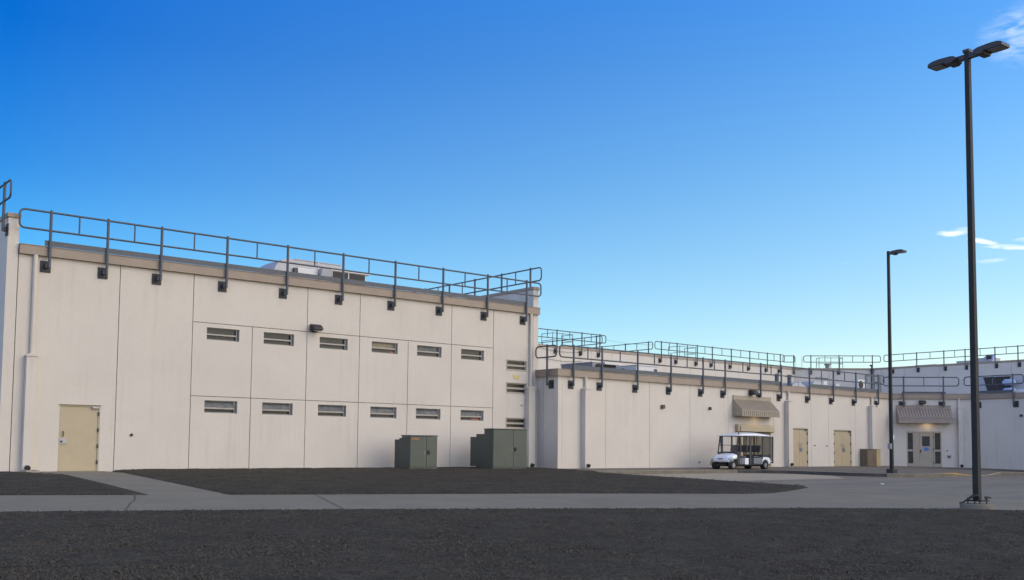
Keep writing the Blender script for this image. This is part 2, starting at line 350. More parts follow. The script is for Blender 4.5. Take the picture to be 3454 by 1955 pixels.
for i in range(len(pxs) - 1):
    for k in range(rows): o = i * (rows + 1) + k; fs.append((o, o + rows + 1, o + rows + 2, o + 1))
# skirt along the near edge
o2 = len(vs)
for x in pxs:
    yn = yat(NEAR, x); vs.append((x, yn - 0.01, gz(x, max(yn, -36)) - 0.15))
for i in range(len(pxs) - 1): fs.append((i * (rows + 1), o2 + i, o2 + i + 1, (i + 1) * (rows + 1)))
b.add(vs, fs, False)
kind_structure(b.build('front_path', CONC), 'grey concrete path crossing the whole foreground')
# lot
LOTC = [-9.6]
def kerb_y(x):                                        # plan line of the kerb facing the lot
    return yat(KL, x)
KL = [(17.0, -4.15), (20.15, -4.17), (24, -4.2), (28.2, -4.32), (29.6, -4.7), (30.6, -5.5), (31.3, -6.7), (32.1, -8.1), (33.1, -9.2), (34.4, -9.9), (36.2, -10.2), (38.0, -10.25), (39.6, -10.2), (41.6, -10.05), (43.0, -9.95), (45.0, -10.3), (46.4, -11.2), (47.0, -13.0), (47.05, -45.0)]
b = MB(); vs = []; fs = []
lxs = [17.9, 18.6, 19.4, 20.15, 21, 22, 23, 24, 25, 26, 27, 28.2, 29, 29.6, 30.1, 30.6, 31.3, 32.1, 33.1, 34.4, 35.3, 36.2, 37.2, 38, 39, 39.6, 41, 41.6, 43, 44, 45, 46.4, 47.0]
rows = 26
for x in lxs:
    yn, yf = yat(NEAR, x), kerb_y(x) + 0.1
    for k in range(rows + 1):
        y = yn + (yf - yn) * k / rows; vs.append((x, y, gz(x, max(y, -36)) + lot_off(x, y)))
for i in range(len(lxs) - 1):
    for k in range(rows): o = i * (rows + 1) + k; fs.append((o, o + rows + 1, o + rows + 2, o + 1))
b.add(vs, fs, True)
kind_structure(b.build('parking_lot', LOT), 'grey concrete parking lot right of the gravel bed')
# gutter pan of paler concrete along the kerb
b = MB(); vs = []; fs = []; PX = [18.6, 20.15, 22, 24, 26, 28.2, 29.0, 29.6, 30.1, 30.6, 31.0]
for x in PX:
    yf = kerb_y(x) + 0.05; yn = -9.62 if x < 29 else -9.62 + (x - 29) * 1.0
    for k in range(9):
        y = yn + (yf - yn) * k / 8; vs.append((x, y, lot_z(x, y) + 0.006))
for i in range(len(PX) - 1):
    for k in range(8): o = i * 9 + k; fs.append((o, o + 9, o + 10, o + 1))
b.add(vs, fs, True)
kind_structure(b.build('gutter_apron', PAN), 'paler beige concrete apron along the kerb in front of the golf cart')
# walk to the left door with its landing
b = MB()
poly = [(-2.75, 0.05), (-2.6, -1.15), (-1.85, -2.75), (-2.3, -7.5), (-2.82, -12.2), (-1.17, -12.68), (-0.65, -8.4), (0.12, -1.9), (0.12, 0.05)]
vs = [(x, y, gz(x, y) + 0.004 - (0.004 if y < -12 else 0)) for x, y in poly] + [(x, y, gz(x, y) - 0.12) for x, y in poly]; nP = len(poly)
b.add(vs, [list(range(nP))] + [(i, (i + 1) % nP, (i + 1) % nP + nP, i + nP) for i in range(nP)])
kind_structure(b.build('door_path', CONC), 'short concrete walk from the left door to the front path')
# joints and cracks cut across the paths
def crack(pts, wd, name, label):
    b = MB(); vs = []; fs = []
    for i, (x, y) in enumerate(pts):
        d = Vector(pts[min(i + 1, len(pts) - 1)]) - Vector(pts[max(i - 1, 0)]); d.normalize(); n_ = Vector((-d.y, d.x)) * wd / 2
        for sg in (-1, 1):
            px, py = x + n_.x * sg, y + n_.y * sg; vs.append((px, py, gz(px, py) + 0.009))
    for i in range(len(pts) - 1): fs.append((2 * i, 2 * i + 1, 2 * i + 3, 2 * i + 2))
    b.add(vs, fs); return kind_structure(b.build(name, CRACK), label)
crack([(-4.80, -16.25), (-4.35, -15.2), (-3.95, -14.2), (-3.78, -13.9), (-3.62, -13.5), (-3.12, -12.1)], 0.022, 'path_joint', 'dark cracked joint across the front path near the door walk')
crack([(-4.6, -13.7), (-3.9, -14.02), (-3.2, -14.2), (-2.6, -14.5)], 0.02, 'path_crack', 'hairline crack beside the joint in the front path')
crack([(-0.95, -17.52), (0.71, -13.3)], 0.02, 'path_joint', 'thin joint across the middle of the front path')
crack([(4.6, -19.6), (6.3, -14.85)], 0.014, 'path_joint', 'faint joint across the front path below the green cabinets')
crack([(-8.7, -14.9), (-7.4, -10.7)], 0.015, 'path_joint', 'thin joint across the front path at the left edge')
crack([(-2.1, -6.2), (-0.45, -6.3)], 0.015, 'path_joint', 'thin joint across the door walk')

def bed(name, x0, x1, y0, y1, st, inside, label, amp=1.0, base=0.0):
    b = MB(); nx = int((x1 - x0) / st) + 1; ny = int((y1 - y0) / st) + 1; vs = []; keep = []
    for j in range(ny):
        for i in range(nx):
            x, y = x0 + i * st, y0 + j * st; d = inside(x, y)
            lump = 0.012 * hash2(x * 1.3, y * 1.9) + 0.007 * hash2(x * 4.1 + 3, y * 3.3) + random.uniform(-.005, .005)
            z = gz(x, max(y, -36)) + ( -0.010 + min(0.045, d * 0.3) + base * ss(0.1, 1.5, d) + lump * amp * ss(0.05, 0.6, d) if d > 0 else -0.03 + max(d * 0.5, -0.22))
            vs.append((x, y, z)); keep.append(d > -0.75)
    fs = []
    for j in range(ny - 1):
        for i in range(nx - 1):
            q = (j * nx + i, j * nx + i + 1, (j + 1) * nx + i + 1, (j + 1) * nx + i)
            if any(keep[k] for k in q): fs.append(q)
    used = sorted(set(k for f in fs for k in f)); mp = {k: i for i, k in enumerate(used)}
    b.add([vs[k] for k in used], [tuple(mp[k] for k in f) for f in fs], True)
    return kind_structure(b.build(name, GRAV), label)
def island(x, y):
    dl = x - (0.12 + (y + 1.9) * 0.125 if y > -12.9 else -1.2)           # right edge of the door walk
    return min(dl, 18.0 - x + (0.9 if y > -4.5 else 0) * 1.0, (y - yat(FAR, x)) * 0.9)
bed('gravel_bed', -1.6, 19.6, -18.2, 0.02, 0.15, island, 'dark gravel bed between the long wall and the front path', 1.0, 0.035)
def leftbed(x, y):
    if y > -2.75: r_ = -1.85 - (y + 2.75) * 0.5
    else: r_ = -1.85 + (y + 2.75) * 0.103
    return min(r_ - x, (y - yat(FAR, x)) * 0.9)
bed('gravel_bed', -24, -1.2, -13.2, 0.9, 0.2, leftbed, 'dark gravel bed left of the door walk', 1.0, -0.01)
def front(x, y): return (yat(NEAR, x) - y) * 0.88
bed('gravel_ground', -30, 32, -48, -6.0, 0.22, front, 'dark gravel ground filling the foreground below the path', 1.3, 0.0)
# loose stones, too many to count
def stones(name, N_, region, label, smin, smax):
    b = MB()
    for _ in range(N_):
        x, y, z = region(); r_ = random.uniform(smin, smax) * random.choice((1, 1, 1.5)); a = random.random() * 6.28
        pts = []
        for k in range(4): t = a + k * 1.57 + random.uniform(-.4, .4); q = r_ * random.uniform(.7, 1.2); pts.append((x + q * math.cos(t), y + q * math.sin(t), z - r_ * .3))
        pts.append((x + random.uniform(-.3, .3) * r_, y + random.uniform(-.3, .3) * r_, z + r_ * random.uniform(.4, .8)))
        b.add(pts, [(0, 1, 4), (1, 2, 4), (2, 3, 4), (3, 0, 4)])
    b.recalc = False
    o = b.build(name, STONE); o['kind'] = 'stuff'; o['label'] = label; o['category'] = 'gravel'; return o
Fd = Vector((math.sin(az), math.cos(az))); Rd = Vector((math.cos(az), -math.sin(az)))
def rfront():
    while True:
        d = 10 + 17 * random.random() ** 1.3; l = random.uniform(-.56, .56) * d
        p = Vector((-11.34, -35.1)) + Fd * d + Rd * l
        if front(p.x, p.y) > 0.15: return p.x, p.y, gz(p.x, max(p.y, -36)) + 0.035
stones('gravel', 60000, rfront, 'small dark loose stones strewn over the foreground ground', 0.008, 0.021)
def risl():
    while True:
        x, y = random.uniform(-1.5, 18.3), random.uniform(-17.2, -0.1)
        if island(x, y) > 0.12: return x, y, gz(x, y) + 0.07
stones('gravel', 9000, risl, 'small dark loose stones on the gravel bed by the long wall', 0.008, 0.018)

# sidewalk slab, kerb and ramp in front of the low building
def dip(x, y): return -0.13 * ss(37.4, 38.8, x) * (1 - ss(41.2, 42.6, x)) * ss(-8.0, -9.8, y) if x < 43.2 else 0
def walk_z(x, y): return gz(x, y) + dip(x, y)
b = MB(); vs = []; fs = []
wx = [19.0, 20.15, 21.5, 23, 24, 25.5, 27, 28.2, 29, 29.6, 30.1, 30.6, 31.3, 32.1, 33.1, 34.4, 35.3, 36.2, 37.4, 38.0, 38.6, 39.3, 40, 40.8, 41.6, 42.2, 42.8, 43.4, 45.0, 46.4, 46.7, 47.04]
rows = 12
def wall_y(x): return -1.38 if x < 46.7 else -1.38 - (x - 46.7)
for x in wx:
    yn, yf = kerb_y(x) + 0.14, wall_y(x)
    for k in range(rows + 1):
        y = yn + (yf - yn) * k / rows; vs.append((x, y, walk_z(x, y)))
for i in range(len(wx) - 1):
    for k in range(rows): o = i * (rows + 1) + k; fs.append((o, o + rows + 1, o + rows + 2, o + 1))
o = len(vs)
for i, (x, y) in enumerate([(47.03, -1.7), (50.45, -5.1), (50.45, -45), (47.03, -45)]): vs.append((x, y, gz(x, max(y, -36))))
fs.append((o, o + 3, o + 2, o + 1))
b.add(vs, fs, False)
kind_structure(b.build('sidewalk', WALK), 'concrete sidewalk along the low building')
b = MB()
kp = [p for p in KL]
b.ribbon([Vector(p) for p in kp], -0.15, 0.0, lambda x, y: gz(x, max(y, -36)) - 0.28, lambda x, y: walk_z(x, y) + 0.012)
KF1 = mat('kerb face tan', (0.16, 0.14, 0.10), 0.9, var=0.25, vscale=2); KF2 = mat('kerb face dark', (0.055, 0.052, 0.048), 0.9, var=0.35, vscale=2)
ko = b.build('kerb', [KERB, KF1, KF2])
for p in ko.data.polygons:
    if abs(p.normal.z) < 0.5: p.material_index = 2 if 28.0 < p.center.x < 33.3 else 1  # vertical faces darker than the top, the curved stretch darkest
kind_structure(ko, 'raised concrete kerb with a pale top edge curving around the sidewalk')
for i, (x0, x1) in enumerate([(22.9, 22.93), (26.0, 26.03), (29.3, 29.33), (35.0, 35.03)]):
    b = MB(); vs = [(x0, kerb_y(x0) + .16, walk_z(x0, kerb_y(x0)) + .005), (x1, kerb_y(x1) + .16, walk_z(x1, kerb_y(x1)) + .005), (x1, -1.42, walk_z(x1, -1.42) + .005), (x0, -1.42, walk_z(x0, -1.42) + .005)]
    b.add(vs, [(0, 1, 2, 3)]); kind_structure(b.build('sidewalk_joint', CRACK), 'thin joint across the sidewalk')
b = MB()
for i in range(8):
    for j in range(4):
        x0, y0 = 38.0 + i * 0.3, -9.95 + j * 0.3
        vs = [(x, y, walk_z(x, y) + 0.012) for x, y in ((x0, y0), (x0 + .295, y0), (x0 + .295, y0 + .295), (x0, y0 + .295))]; b.add(vs, [(0, 1, 2, 3)])
kind_structure(b.build('tactile_paving', TACT), 'worn yellow tactile patch on the kerb ramp')

# ------------------------------------------------------------------ building parts
def window(parent, x0, x1, z0, z1, style='dark', trim=False):
    fr = MB(); t = 0.035; y0, y1 = 0.07, 0.135
    fr.box(x0 + .002, x0 + t, y0, y1, z0 + .002, z1 - .002); fr.box(x1 - t, x1 - .002, y0, y1, z0 + .002, z1 - .002)
    fr.box(x0 + t, x1 - t, y0, y1, z0 + .002, z0 + t); fr.box(x0 + t, x1 - t, y0, y1, z1 - t, z1 - .002)
    f = fr.build('window', WFRAME if not trim else WTRIM, parent)
    zm = (z0 + z1) / 2
    if trim:
        tr = MB(); w_ = .045; tr.box(x0 - w_, x1 + w_, -.012, .01, z1 + .001, z1 + w_); tr.box(x0 - w_, x1 + w_, -.012, .01, z0 - w_, z0 - .001)
        tr.box(x0 - w_, x0 - .001, -.012, .01, z0, z1); tr.box(x1 + .001, x1 + w_, -.012, .01, z0, z1); tr.build('trim', WTRIM, f)
        boxpart('bar', WTRIM, f, x0, x1, 0.03, 0.10, zm - .045, zm + .035)
        g = boxpart('pane', GLASS, f, x0 + t, x1 - t, 0.11, 0.12, z0 + t, z1 - t)
        return f
    bz = zm - .03 if style not in ('vent', 'ventred') else zm - 0.055
    boxpart('bar', BEIGEW, f, x0 - .005, x1 - .13, 0.012, 0.075, bz - .022, bz + .028)
    boxpart('jamb', WFRAME, f, x1 - .12, x1 - .085, 0.03, 0.07, z0 + t, z1 - t)
    up = {'dark': GLASS, 'tan': BLIND, 'mottled': GLASS2, 'vent': GLASS2, 'ventred': GLASS2}[style]
    lbl = {'tan': 'tan blind behind the upper pane'}.get(style)
    g = MB()
    if style in ('vent', 'ventred'):                   # upper sash leaning out
        g.prism([(0.115, z1 - t), (0.125, z1 - t), (0.045, bz + .03), (0.03, bz + .03)], 'x', x0 + .03, x1 - .13)
    else: g.box(x0 + t, x1 - t, 0.11, 0.12, bz + .028, z1 - t)
    g.build('pane', up, f, label=lbl)
    boxpart('pane', GLASS, f, x0 + t, x1 - t, 0.112, 0.122, z0 + t, bz - .022)
    if style == 'ventred': boxpart('cloth', REDM, f, x1 - .60, x1 - .16, 0.098, 0.108, z0 + t, z0 + .09)
    if style == 'tan': boxpart('cloth', REDM, f, x1 - .34, x1 - .13, 0.098, 0.108, z0 + t, z0 + .10)
    return f
def downspout(parent, xp, zt, xb, wb, zb, vb, z0=0.0, vp=0.07, name='downspout'):
    d = MB(); d.cyl((xp, -vp, zb), (xp, -vp, zt), 0.07, 14); o = d.build(name, WALL, parent)
    q = MB(); q.box(xb, xb + wb, -vb, -0.002, z0 + .0, zb - .04); q.build('cover', WALL, o, 0.01)
    q = MB(); q.prism([(xb - .02, zb - .04), (xb + wb + .05, zb - .04), (xb + wb + .05, zb - .01), (xp + .08, zb + .06), (xp - .08, zb + .06), (xb - .02, zb - .01)], 'y', -vb - .03, -.003)
    q.build('collar', WALL, o)
    q = MB(); cx = xb + wb / 2; q.tube([(cx, -vb + .02, z0 + .13), (cx, -vb - .05, z0 + .13), (cx, -vb - .10, z0 + .11)], .085, 14); q.build('outlet', DARK, o)
    return o
def door_frame(parent, x0, x1, z0, z1, name='door', m_=None):
    t = .05; q = MB(); q.box(x0, x0 + t, 0.0 + .01, .09, z0, z1); q.box(x1 - t, x1, .01, .09, z0, z1); q.box(x0 + t, x1 - t, .01, .09, z1 - t, z1)
    q.box(x0 + t, x1 - t, -.03, .09, z0, z0 + .02)
    return q.build(name, m_ or DOORF, parent)
def hinge(parent, x, z): boxpart('hinge', DARK, parent, x - .02, x + .02, -.006, .03, z - .065, z + .065)

# ---------- long two-storey building
A = thing('building', 'tall cream stucco building with two rows of slit windows and a tan door', 'building', (0, 0, 0))
rects = []
jw = .013
def vj(x, a, b_): rects.append((x - jw, x + jw, a, b_, .022))
def hj(z, a, b_): rects.append((a, b_, z - jw, z + jw, .022))
for x in (0.45, 3.04, 7.57, 9.9, 14.43, 16.71): vj(x, -.5, 7.0)
for x in (5.32, 12.22): vj(x, -.5, 5.27)
hj(5.27, 3.04, 16.71); hj(2.635, 3.04, 16.71)
WU = [(3.57, 'dark'), (5.78, 'dark'), (8.12, 'dark'), (10.47, 'tan'), (12.67, 'mottled'), (14.95, 'dark')]
WL = [(3.56, 'vent'), (5.79, 'vent'), (8.11, 'vent'), (10.46, 'vent'), (12.66, 'vent'), (14.96, 'ventred')]
for x, s_ in WU: rects.append((x, x + 1.245, 4.67, 5.115, .15))
for x, s_ in WL: rects.append((x, x + 1.245, 2.05, 2.495, .15))
WS = [(4.37, 4.78), (3.345, 3.765), (1.785, 2.20)]
for a, b_ in WS: rects.append((17.5, 18.62, a, b_, .15))
rects.append((-1.34, -.05, -.05, 2.18, .1))
b = MB(); b.relief(-2.765, 19.0, -.5, 7.0, rects); b.build('wall', [WALL, JOINT], A)
b = MB(); b.box(-3.12, -2.79, 0.0, 19, -.5, 8.10); b.build('side_wall', WALL, A)
b = MB(); b.box(19.013, 19.32, -0.012, 18.9, -.5, 8.10); b.build('side_wall', WALL, A)
b = MB(); b.box(-3.16, -2.74, -.05, 19.05, 8.102, 8.24); b.build('coping', BROWN, A, .008)
b = MB(); b.box(18.97, 19.36, -.05, 19.05, 8.102, 8.24); b.build('coping', BROWN, A, .008)
b = MB(); b.box(-2.77, 19.325, -.13, .05, 6.965, 7.262); b.box(-2.78, 19.335, -.15, .08, 7.264, 7.285); b.build('fascia', BROWN, A)
for x in (-.6, 2.45, 5.5, 8.55, 11.6, 14.65, 17.7): pass
b = MB(); b.box(-2.78, 19.0, .1, 19, 6.9, 7.2); b.box(-2.78, 19.0, 18.6, 19, -.5, 7.2); b.build('roof', ROOFM, A)
for (x, s_) in WU: window(A, x, x + 1.245, 4.67, 5.115, s_)
for (x, s_) in WL: window(A, x, x + 1.245, 2.05, 2.495, s_)
for a, b_ in WS: window(A, 17.5, 18.62, a, b_, trim=True)
d = door_frame(A, -1.34, -.05, 0, 2.18)
boxpart('leaf', DOORM, d, -1.288, -.102, .035, .08, .025, 2.125)
for z in (1.9, 1.36, .83, .3): hinge(d, -.095, z)
q = MB(); q.tube([(-1.2, .03, 1.31), (-1.2, -.03, 1.28), (-1.2, -.03, 1.17), (-1.2, .03, 1.14)], .014, 8); q.build('handle', DARK, d)
boxpart('lock_plate', STEELP, d, -1.33, -1.09, .0, .034, .9, 1.08)
boxpart('lock', DARK, d, -1.29, -1.22, -.012, 0, .94, 1.0)
boxpart('door_closer', STEELP, d, -.32, -.10, -.05, .03, 2.07, 2.13, bevel=.01)
boxpart('drip_cap', WTRIM, d, -1.37, -.02, -.04, .01, 2.181, 2.20)
downspout(A, -2.28, 6.97, -2.46, .29, 3.72, .22)
downspout(A, 18.83, 6.97, 18.58, .36, 3.60, .28)
boxpart('placard', YELP, A, 17.89, 18.2, -.02, -.001, 3.97, 4.14)

# ---------- low building with splayed corner
Bd = thing('building', 'low single-storey cream building with a splayed corner and two awninged entrances', 'building')
K1, K2 = Vector((46.7, -1.4)), Vector((50.4, -5.1))
rects = []
for x in (19.55, 22.29, 25.25, 28.21, 31.21, 35.09, 38.57, 40.29, 43.05): rects.append((x - .009, x + .009, -.5, 4.3, .02))
rects.append((31.81, 34.85, -.1, 2.23, .14))
rects.append((36.70, 38.27, -.1, 2.14, .1)); rects.append((40.80, 42.63, -.1, 2.11, .1))
b = MB(); b.T = rotz(0, (0, -1.4, 0)); b.relief(19.302, 46.7, -.5, 4.3, rects); b.build('wall', [WALL, JOINT], Bd)
b = MB(); b.T = rotz(-90, (19.3, 0, 0)); b.relief(-.3, 1.392, -.5, 4.298, [(.42, .44, -.5, 4.4, .02)], .3); b.build('wall', [WALL, JOINT], Bd)
b = MB(); b.T = rotz(-45, (46.7, -1.4, 0)); b.relief(0, 5.233, -.6, 4.299, [(1.08, 3.15, -.2, 2.12, .12), (-.1, 0, 0, .1, .01)]); b.build('wall', [WALL, JOINT], Bd)
b = MB(); b.T = rotz(-90, (50.4, -5.1, 0)); b.relief(0, 34, -1.2, 4.297, [(x - .009, x + .009, -1.3, 4.4, .02) for x in (4.2, 7.2, 10.2, 13.2)]); b.build('wall', [WALL, JOINT], Bd)
b = MB(); fp = [Vector((19.3, 0.3)), Vector((19.3, -1.4)), K1, K2, Vector((50.4, -39))]
b.ribbon(fp, -.05, .12, 4.115, 4.412); b.ribbon(fp, -.08, .14, 4.414, 4.435); b.build('fascia', BROWN, Bd)
b = MB(); b.prism([(19.33, -1.3), (46.6, -1.3), (50.3, -5.0), (50.3, -39), (71.2, -39), (71.2, 14.2), (66.2, 19.2), (19.33, 19.2)], 'z', 4.1, 4.29); b.build('roof', ROOFM, Bd)
def BX(x): return x
Bt = bpy.data.objects.new('wall_fittings', None)
# service doors: two leaves each
def double_door(x0, x1, z1, lbl):
    d = door_frame(Bd, x0, x1, 0, z1); d.location = (0, -1.4, 0); xm = (x0 + x1) / 2
    boxpart('leaf', DOORM, d, x0 + .052, xm - .006, .035, .08, .03, z1 - .055); boxpart('leaf', DOORM, d, xm + .006, x1 - .052, .035, .08, .03, z1 - .055)
    for z in (1.84, 1.31, .78, .26): hinge(d, x0 + .05, z); hinge(d, x1 - .05, z)
    boxpart('lock_plate', STEELP, d, xm + .03, xm + .25, .0, .034, .86, 1.06); boxpart('door_closer', DARK, d, x1 - .26, x1 - .05, -.04, .03, z1 - .13, z1 - .07)
    boxpart('head_seal', DARK, d, x0 + .05, x1 - .05, .0, .034, z1 - .075, z1 - .052)
    q = MB()
    for dx in (-.13, .08):
        q.tube([(xm + dx, .03, 1.33), (xm + dx + .05, -.02, 1.30), (xm + dx + .03, -.02, 1.22), (xm + dx + .07, -.02, 1.15), (xm + dx + .04, .03, 1.12)], .011, 6)
    q.build('handle', STEELP, d)
double_door(36.70, 38.27, 2.14, ''); double_door(40.80, 42.63, 2.11, '')
# shutter door behind the cart
d = door_frame(Bd, 31.81, 34.85, 0, 2.23, 'shutter_door'); d.location = (0, -1.4, 0)
q = MB()
for i in range(24): z = .03 + i * .078; q.box(31.87, 34.79, .06, .085, z, z + .07)
q.build('slats', DOORM, d)
q = MB(); q.prism([(-.26, 1.86), (-.26, 2.10), (-.18, 2.22), (.02, 2.22), (.02, 1.86)], 'x', 31.95, 34.82); q.build('shutter_hood', DOORM, d, .01)
boxpart('side_bracket', DOORF, d, 31.80, 31.949, -.2, .0, 1.86, 2.24)
boxpart('seal', DARK, d, 32.0, 34.78, -.2, -.02, 1.82, 1.858)
for (xp, xb, wb) in ((20.93, 20.72, .33), (36.35, 36.08, .38), (44.75, 44.45, .38)):
    o = downspout(Bd, xp, 4.12, xb, wb, 3.60, .28); o.location = (0, -1.4, 0)
# splayed entrance doors, local frame along the wall
E1 = thing('entrance', 'x', 'x'); E1.name = 'entrance_door'; del E1['category']; del E1['label']; E1.parent = Bd; E1.location = (46.7, -1.4, -.07); E1.rotation_euler = (0, 0, R(-45))
q = MB(); z1 = 2.19
for a, c in ((1.08, 1.15), (1.45, 1.55), (2.68, 2.75), (3.08, 3.15)): q.box(a, c, -.005, .1, 0, z1)
q.box(1.15, 1.45, .0, .1, z1 - .1, z1); q.box(1.55, 2.68, .0, .1, z1 - .09, z1); q.box(2.75, 3.08, .0, .1, z1 - .1, z1)
for a, c in ((1.15, 1.45), (2.75, 3.08)): q.box(a, c, .0, .1, .97, 1.09); q.box(a, c, .0, .1, .0, .24)
q.build('frame', mat('grey tan paint', (0.36, 0.31, 0.235), .55, var=.06), E1, .006)
GT = MATS['grey tan paint']
q = MB(); q.relief(1.86, 2.675, .02, z1 - .095, [(2.0, 2.46, 1.29, 1.90, .03)], .05); o = q.build('leaf', [GT, GT], E1); o.location = (0, .02, 0)
q = MB(); q.relief(1.555, 1.85, .02, z1 - .095, [], .05); o = q.build('leaf', [GT, GT], E1); o.location = (0, .02, 0)
boxpart('pane', GLASS, E1, 2.0, 2.46, .044, .049, 1.29, 1.90)
for a, c in ((1.15, 1.45), (2.75, 3.08)): boxpart('pane', GLASS, E1, a, c, .05, .06, 1.09, z1 - .1); boxpart('pane', GLASS, E1, a, c, .05, .06, .24, .97)
boxpart('sign', BLUE, E1, 2.11, 2.38, .005, .018, 1.02, 1.22)
q = MB(); q.tube([(1.90, .02, 1.04), (1.90, -.04, 1.0), (1.90, -.04, .9), (1.90, .02, .88)], .013, 8); q.box(1.87, 1.93, .0, .02, .95, 1.08); q.build('handle', DARK, E1)
for z in (.3, 1.1, 1.85): boxpart('hinge', DARK, E1, 2.655, 2.69, -.012, .02, z - .06, z + .06)
o = downspout(Bd, 4.19, 4.12, 4.10, .27, 3.60, .22, -.07); o.location = (46.7, -1.4, 0); o.rotation_euler = (0, 0, R(-45))

# ---------- taller building behind
Cd = thing('building', 'taller cream building set back behind the low roof, with railings along its top', 'building')
b = MB(); b.T = rotz(0, (0, 19, 0)); b.relief(19.32, 66.2, 3.9, 8.04, [(x - .01, x + .01, 3.8, 8.1, .02) for x in (25, 29, 33, 38.1, 41.15, 43.3, 48.1, 49.2, 52.2, 55.3, 58.4, 61.5, 64.4)]); b.build('wall', [WALL, JOINT], Cd)
b = MB(); b.T = rotz(-45, (66.2, 19, 0)); b.relief(0, 6.788, 3.9, 8.039, [(x - .01, x + .01, 3.8, 8.1, .02) for x in (3.1,)]); b.build('wall', [WALL, JOINT], Cd)
b = MB(); b.T = rotz(-90, (71, 14.2, 0)); b.relief(0, 50, 3.9, 8.038, [(x - .01, x + .01, 3.8, 8.1, .02) for x in (.9, 3.1, 6.2, 9.2, 12.2, 15.2)]); b.build('wall', [WALL, JOINT], Cd)
b = MB(); fp = [Vector((19.4, 19)), Vector((66.2, 19)), Vector((71, 14.2)), Vector((71, -36))]
b.ribbon(fp, -.3, .04, 8.042, 8.2); b.build('coping', BROWN, Cd)
b = MB(); b.prism([(19.35, 19.25), (66.1, 19.25), (71.2, 14.3), (71.2, -36), (95, -36), (95, 45), (19.35, 45)], 'z', 3.9, 7.95); b.build('roof', ROOFM, Cd)

# ------------------------------------------------------------------ railings
PR = 0.033
def railing(label, loc, rot, ends, posts, bals, ztop, drop=.56, toe=(), v=.2, zplate=None, group='rooftop guard railings', plate_dx=0.0, plates=True, zbot=None, pw=.33):
    t = thing('guard_railing', label, 'railing', loc, rot, group)
    zt = ztop - .04; zm = zt - drop; a, b_ = ends; r_ = .16
    pts = []
    def arc(cx, cz, a0, a1):
        for k in range(6):
            an = R(a0 + (a1 - a0) * k / 5); pts.append((cx + r_ * math.cos(an), -v, cz + r_ * math.sin(an)))
    arc(b_ - r_, zm + r_, -90, 0); arc(b_ - r_, zt - r_, 0, 90); arc(a + r_, zt - r_, 90, 180); arc(a + r_, zm + r_, 180, 270)
    q = MB(); q.tube(pts, PR, 8, closed=True); q.build('handrail', GALV, t)
    pz = zplate if zplate is not None else ztop - 1.7
    zb = zbot if zbot is not None else pz + .14
    q = MB(); q.cyl((0, -v, zb), (0, -v, ztop + .01), .047, 10); q.tube([(0, -v, ztop + .01), (0, -v, ztop + .035)], [.046, .03], 10)
    pm = q.build('post', GALV, t)
    plm = None
    if plates:
        q = MB(); q.box(-pw / 2, pw / 2, -.02, -.001, pz, pz + .38); q.box(-.05, .05, -v - .0, -.021, pz + .13, pz + .27)
        for dx in (-pw / 2 + .05, pw / 2 - .05):
            for dz in (.05, .33): q.cyl((dx, -.021, pz + dz), (dx, -.035, pz + dz), .014, 6)
        plm = q.build('wall_bracket', PLATE, pm)
        plm.location = (plate_dx, 0, 0)
    for i, x in enumerate(posts):
        if i == 0: p = pm
        else:
            p = pm.copy(); col.objects.link(p); p.parent = t
            if plm: c = plm.copy(); col.objects.link(c); c.parent = p
        p.location = (x, 0, 0)
    bm0 = None
    for x in bals:
        if bm0 is None:
            q = MB(); q.cyl((0, -v, zm + .02), (0, -v, zt - .02), .027, 8); bm0 = q.build('baluster', GALV, t); bm0.location = (x, 0, 0)
        else: c = bm0.copy(); col.objects.link(c); c.parent = t; c.location = (x, 0, 0)
    for (x0, x1, z0, z1) in toe:
        q = MB(); q.box(x0, x1, -v + .028, -v + .034, z0, z1); q.box(x0, x1, -v + .034, -v + .06, z1 - .006, z1); q.build('toe_board', GALV, t)
    return t
railing('long galvanised railing along the roof edge above the slit windows', (0, 0, 0), 0, (-2.84, 19.3), [-1.89, -.07, 1.76, 4.17, 6.58, 8.98, 11.41, 13.81, 16.21, 18.45],
        [-1.0, .82, 2.93, 5.33, 7.72, 10.15, 12.56, 14.96, 17.3], 8.43, .60, [(-2.05, 18.45, 7.29, 7.47)], zplate=6.44, plate_dx=-.07)
railing('railing end cut off at the far left, beside the tall building', (-3.12, 0, 0), -90, (-8, .70), [-.08, -2.3, -4.6], [-1.2, -3.4], 9.2, .56, v=.13, zplate=7.5)
railing('railing running back from the right end of the tall building roof', (19.32, 0, 0), 90, (.05, 11.8), [.82, 2.95, 5.06, 7.2, 9.34, 11.3], [1.9, 4.0, 6.1, 8.2], 9.25, .60, v=.22, zplate=7.55)
railing('short one-post railing loop at the inner corner of the low roof', (19.3, 0, 0), -90, (.17, 1.56), [.94], [], 5.5, .50, v=.25, zplate=3.56, plate_dx=.02)
railing('long railing along the low roof edge above the golf cart', (0, -1.4, 0), 0, (19.2, 45.95), [20.06, 21.85, 24.22, 26.58, 28.99, 30.74, 33.72, 35.54, 38.17, 40.53, 42.87, 45.31],
        [20.94, 23.03, 25.38, 27.77, 29.87, 32.2, 34.63, 39.34, 41.68, 44.06], 5.51, .52, [(19.93, 35.54, 4.44, 4.63), (38.17, 45.31, 4.44, 4.63)], zplate=3.56, zbot=3.74)
railing('railing above the awning of the splayed entrance', (46.7, -1.4, 0), -45, (-.3, 4.17), [.9, 3.26], [2.1], 5.47, .53, [(.8, 3.4, 4.44, 4.55)], zplate=3.58, plate_dx=-.05, zbot=3.6, pw=.40)
railing('railing on the low roof right of the near lamp post', (50.4, -5.1, 0), -90, (-.62, 2.95), [.1, 2.33], [1.12], 5.52, .53, [(-.1, 2.33, 4.44, 4.6)], v=.2, zplate=3.56, plate_dx=.06, zbot=3.74)
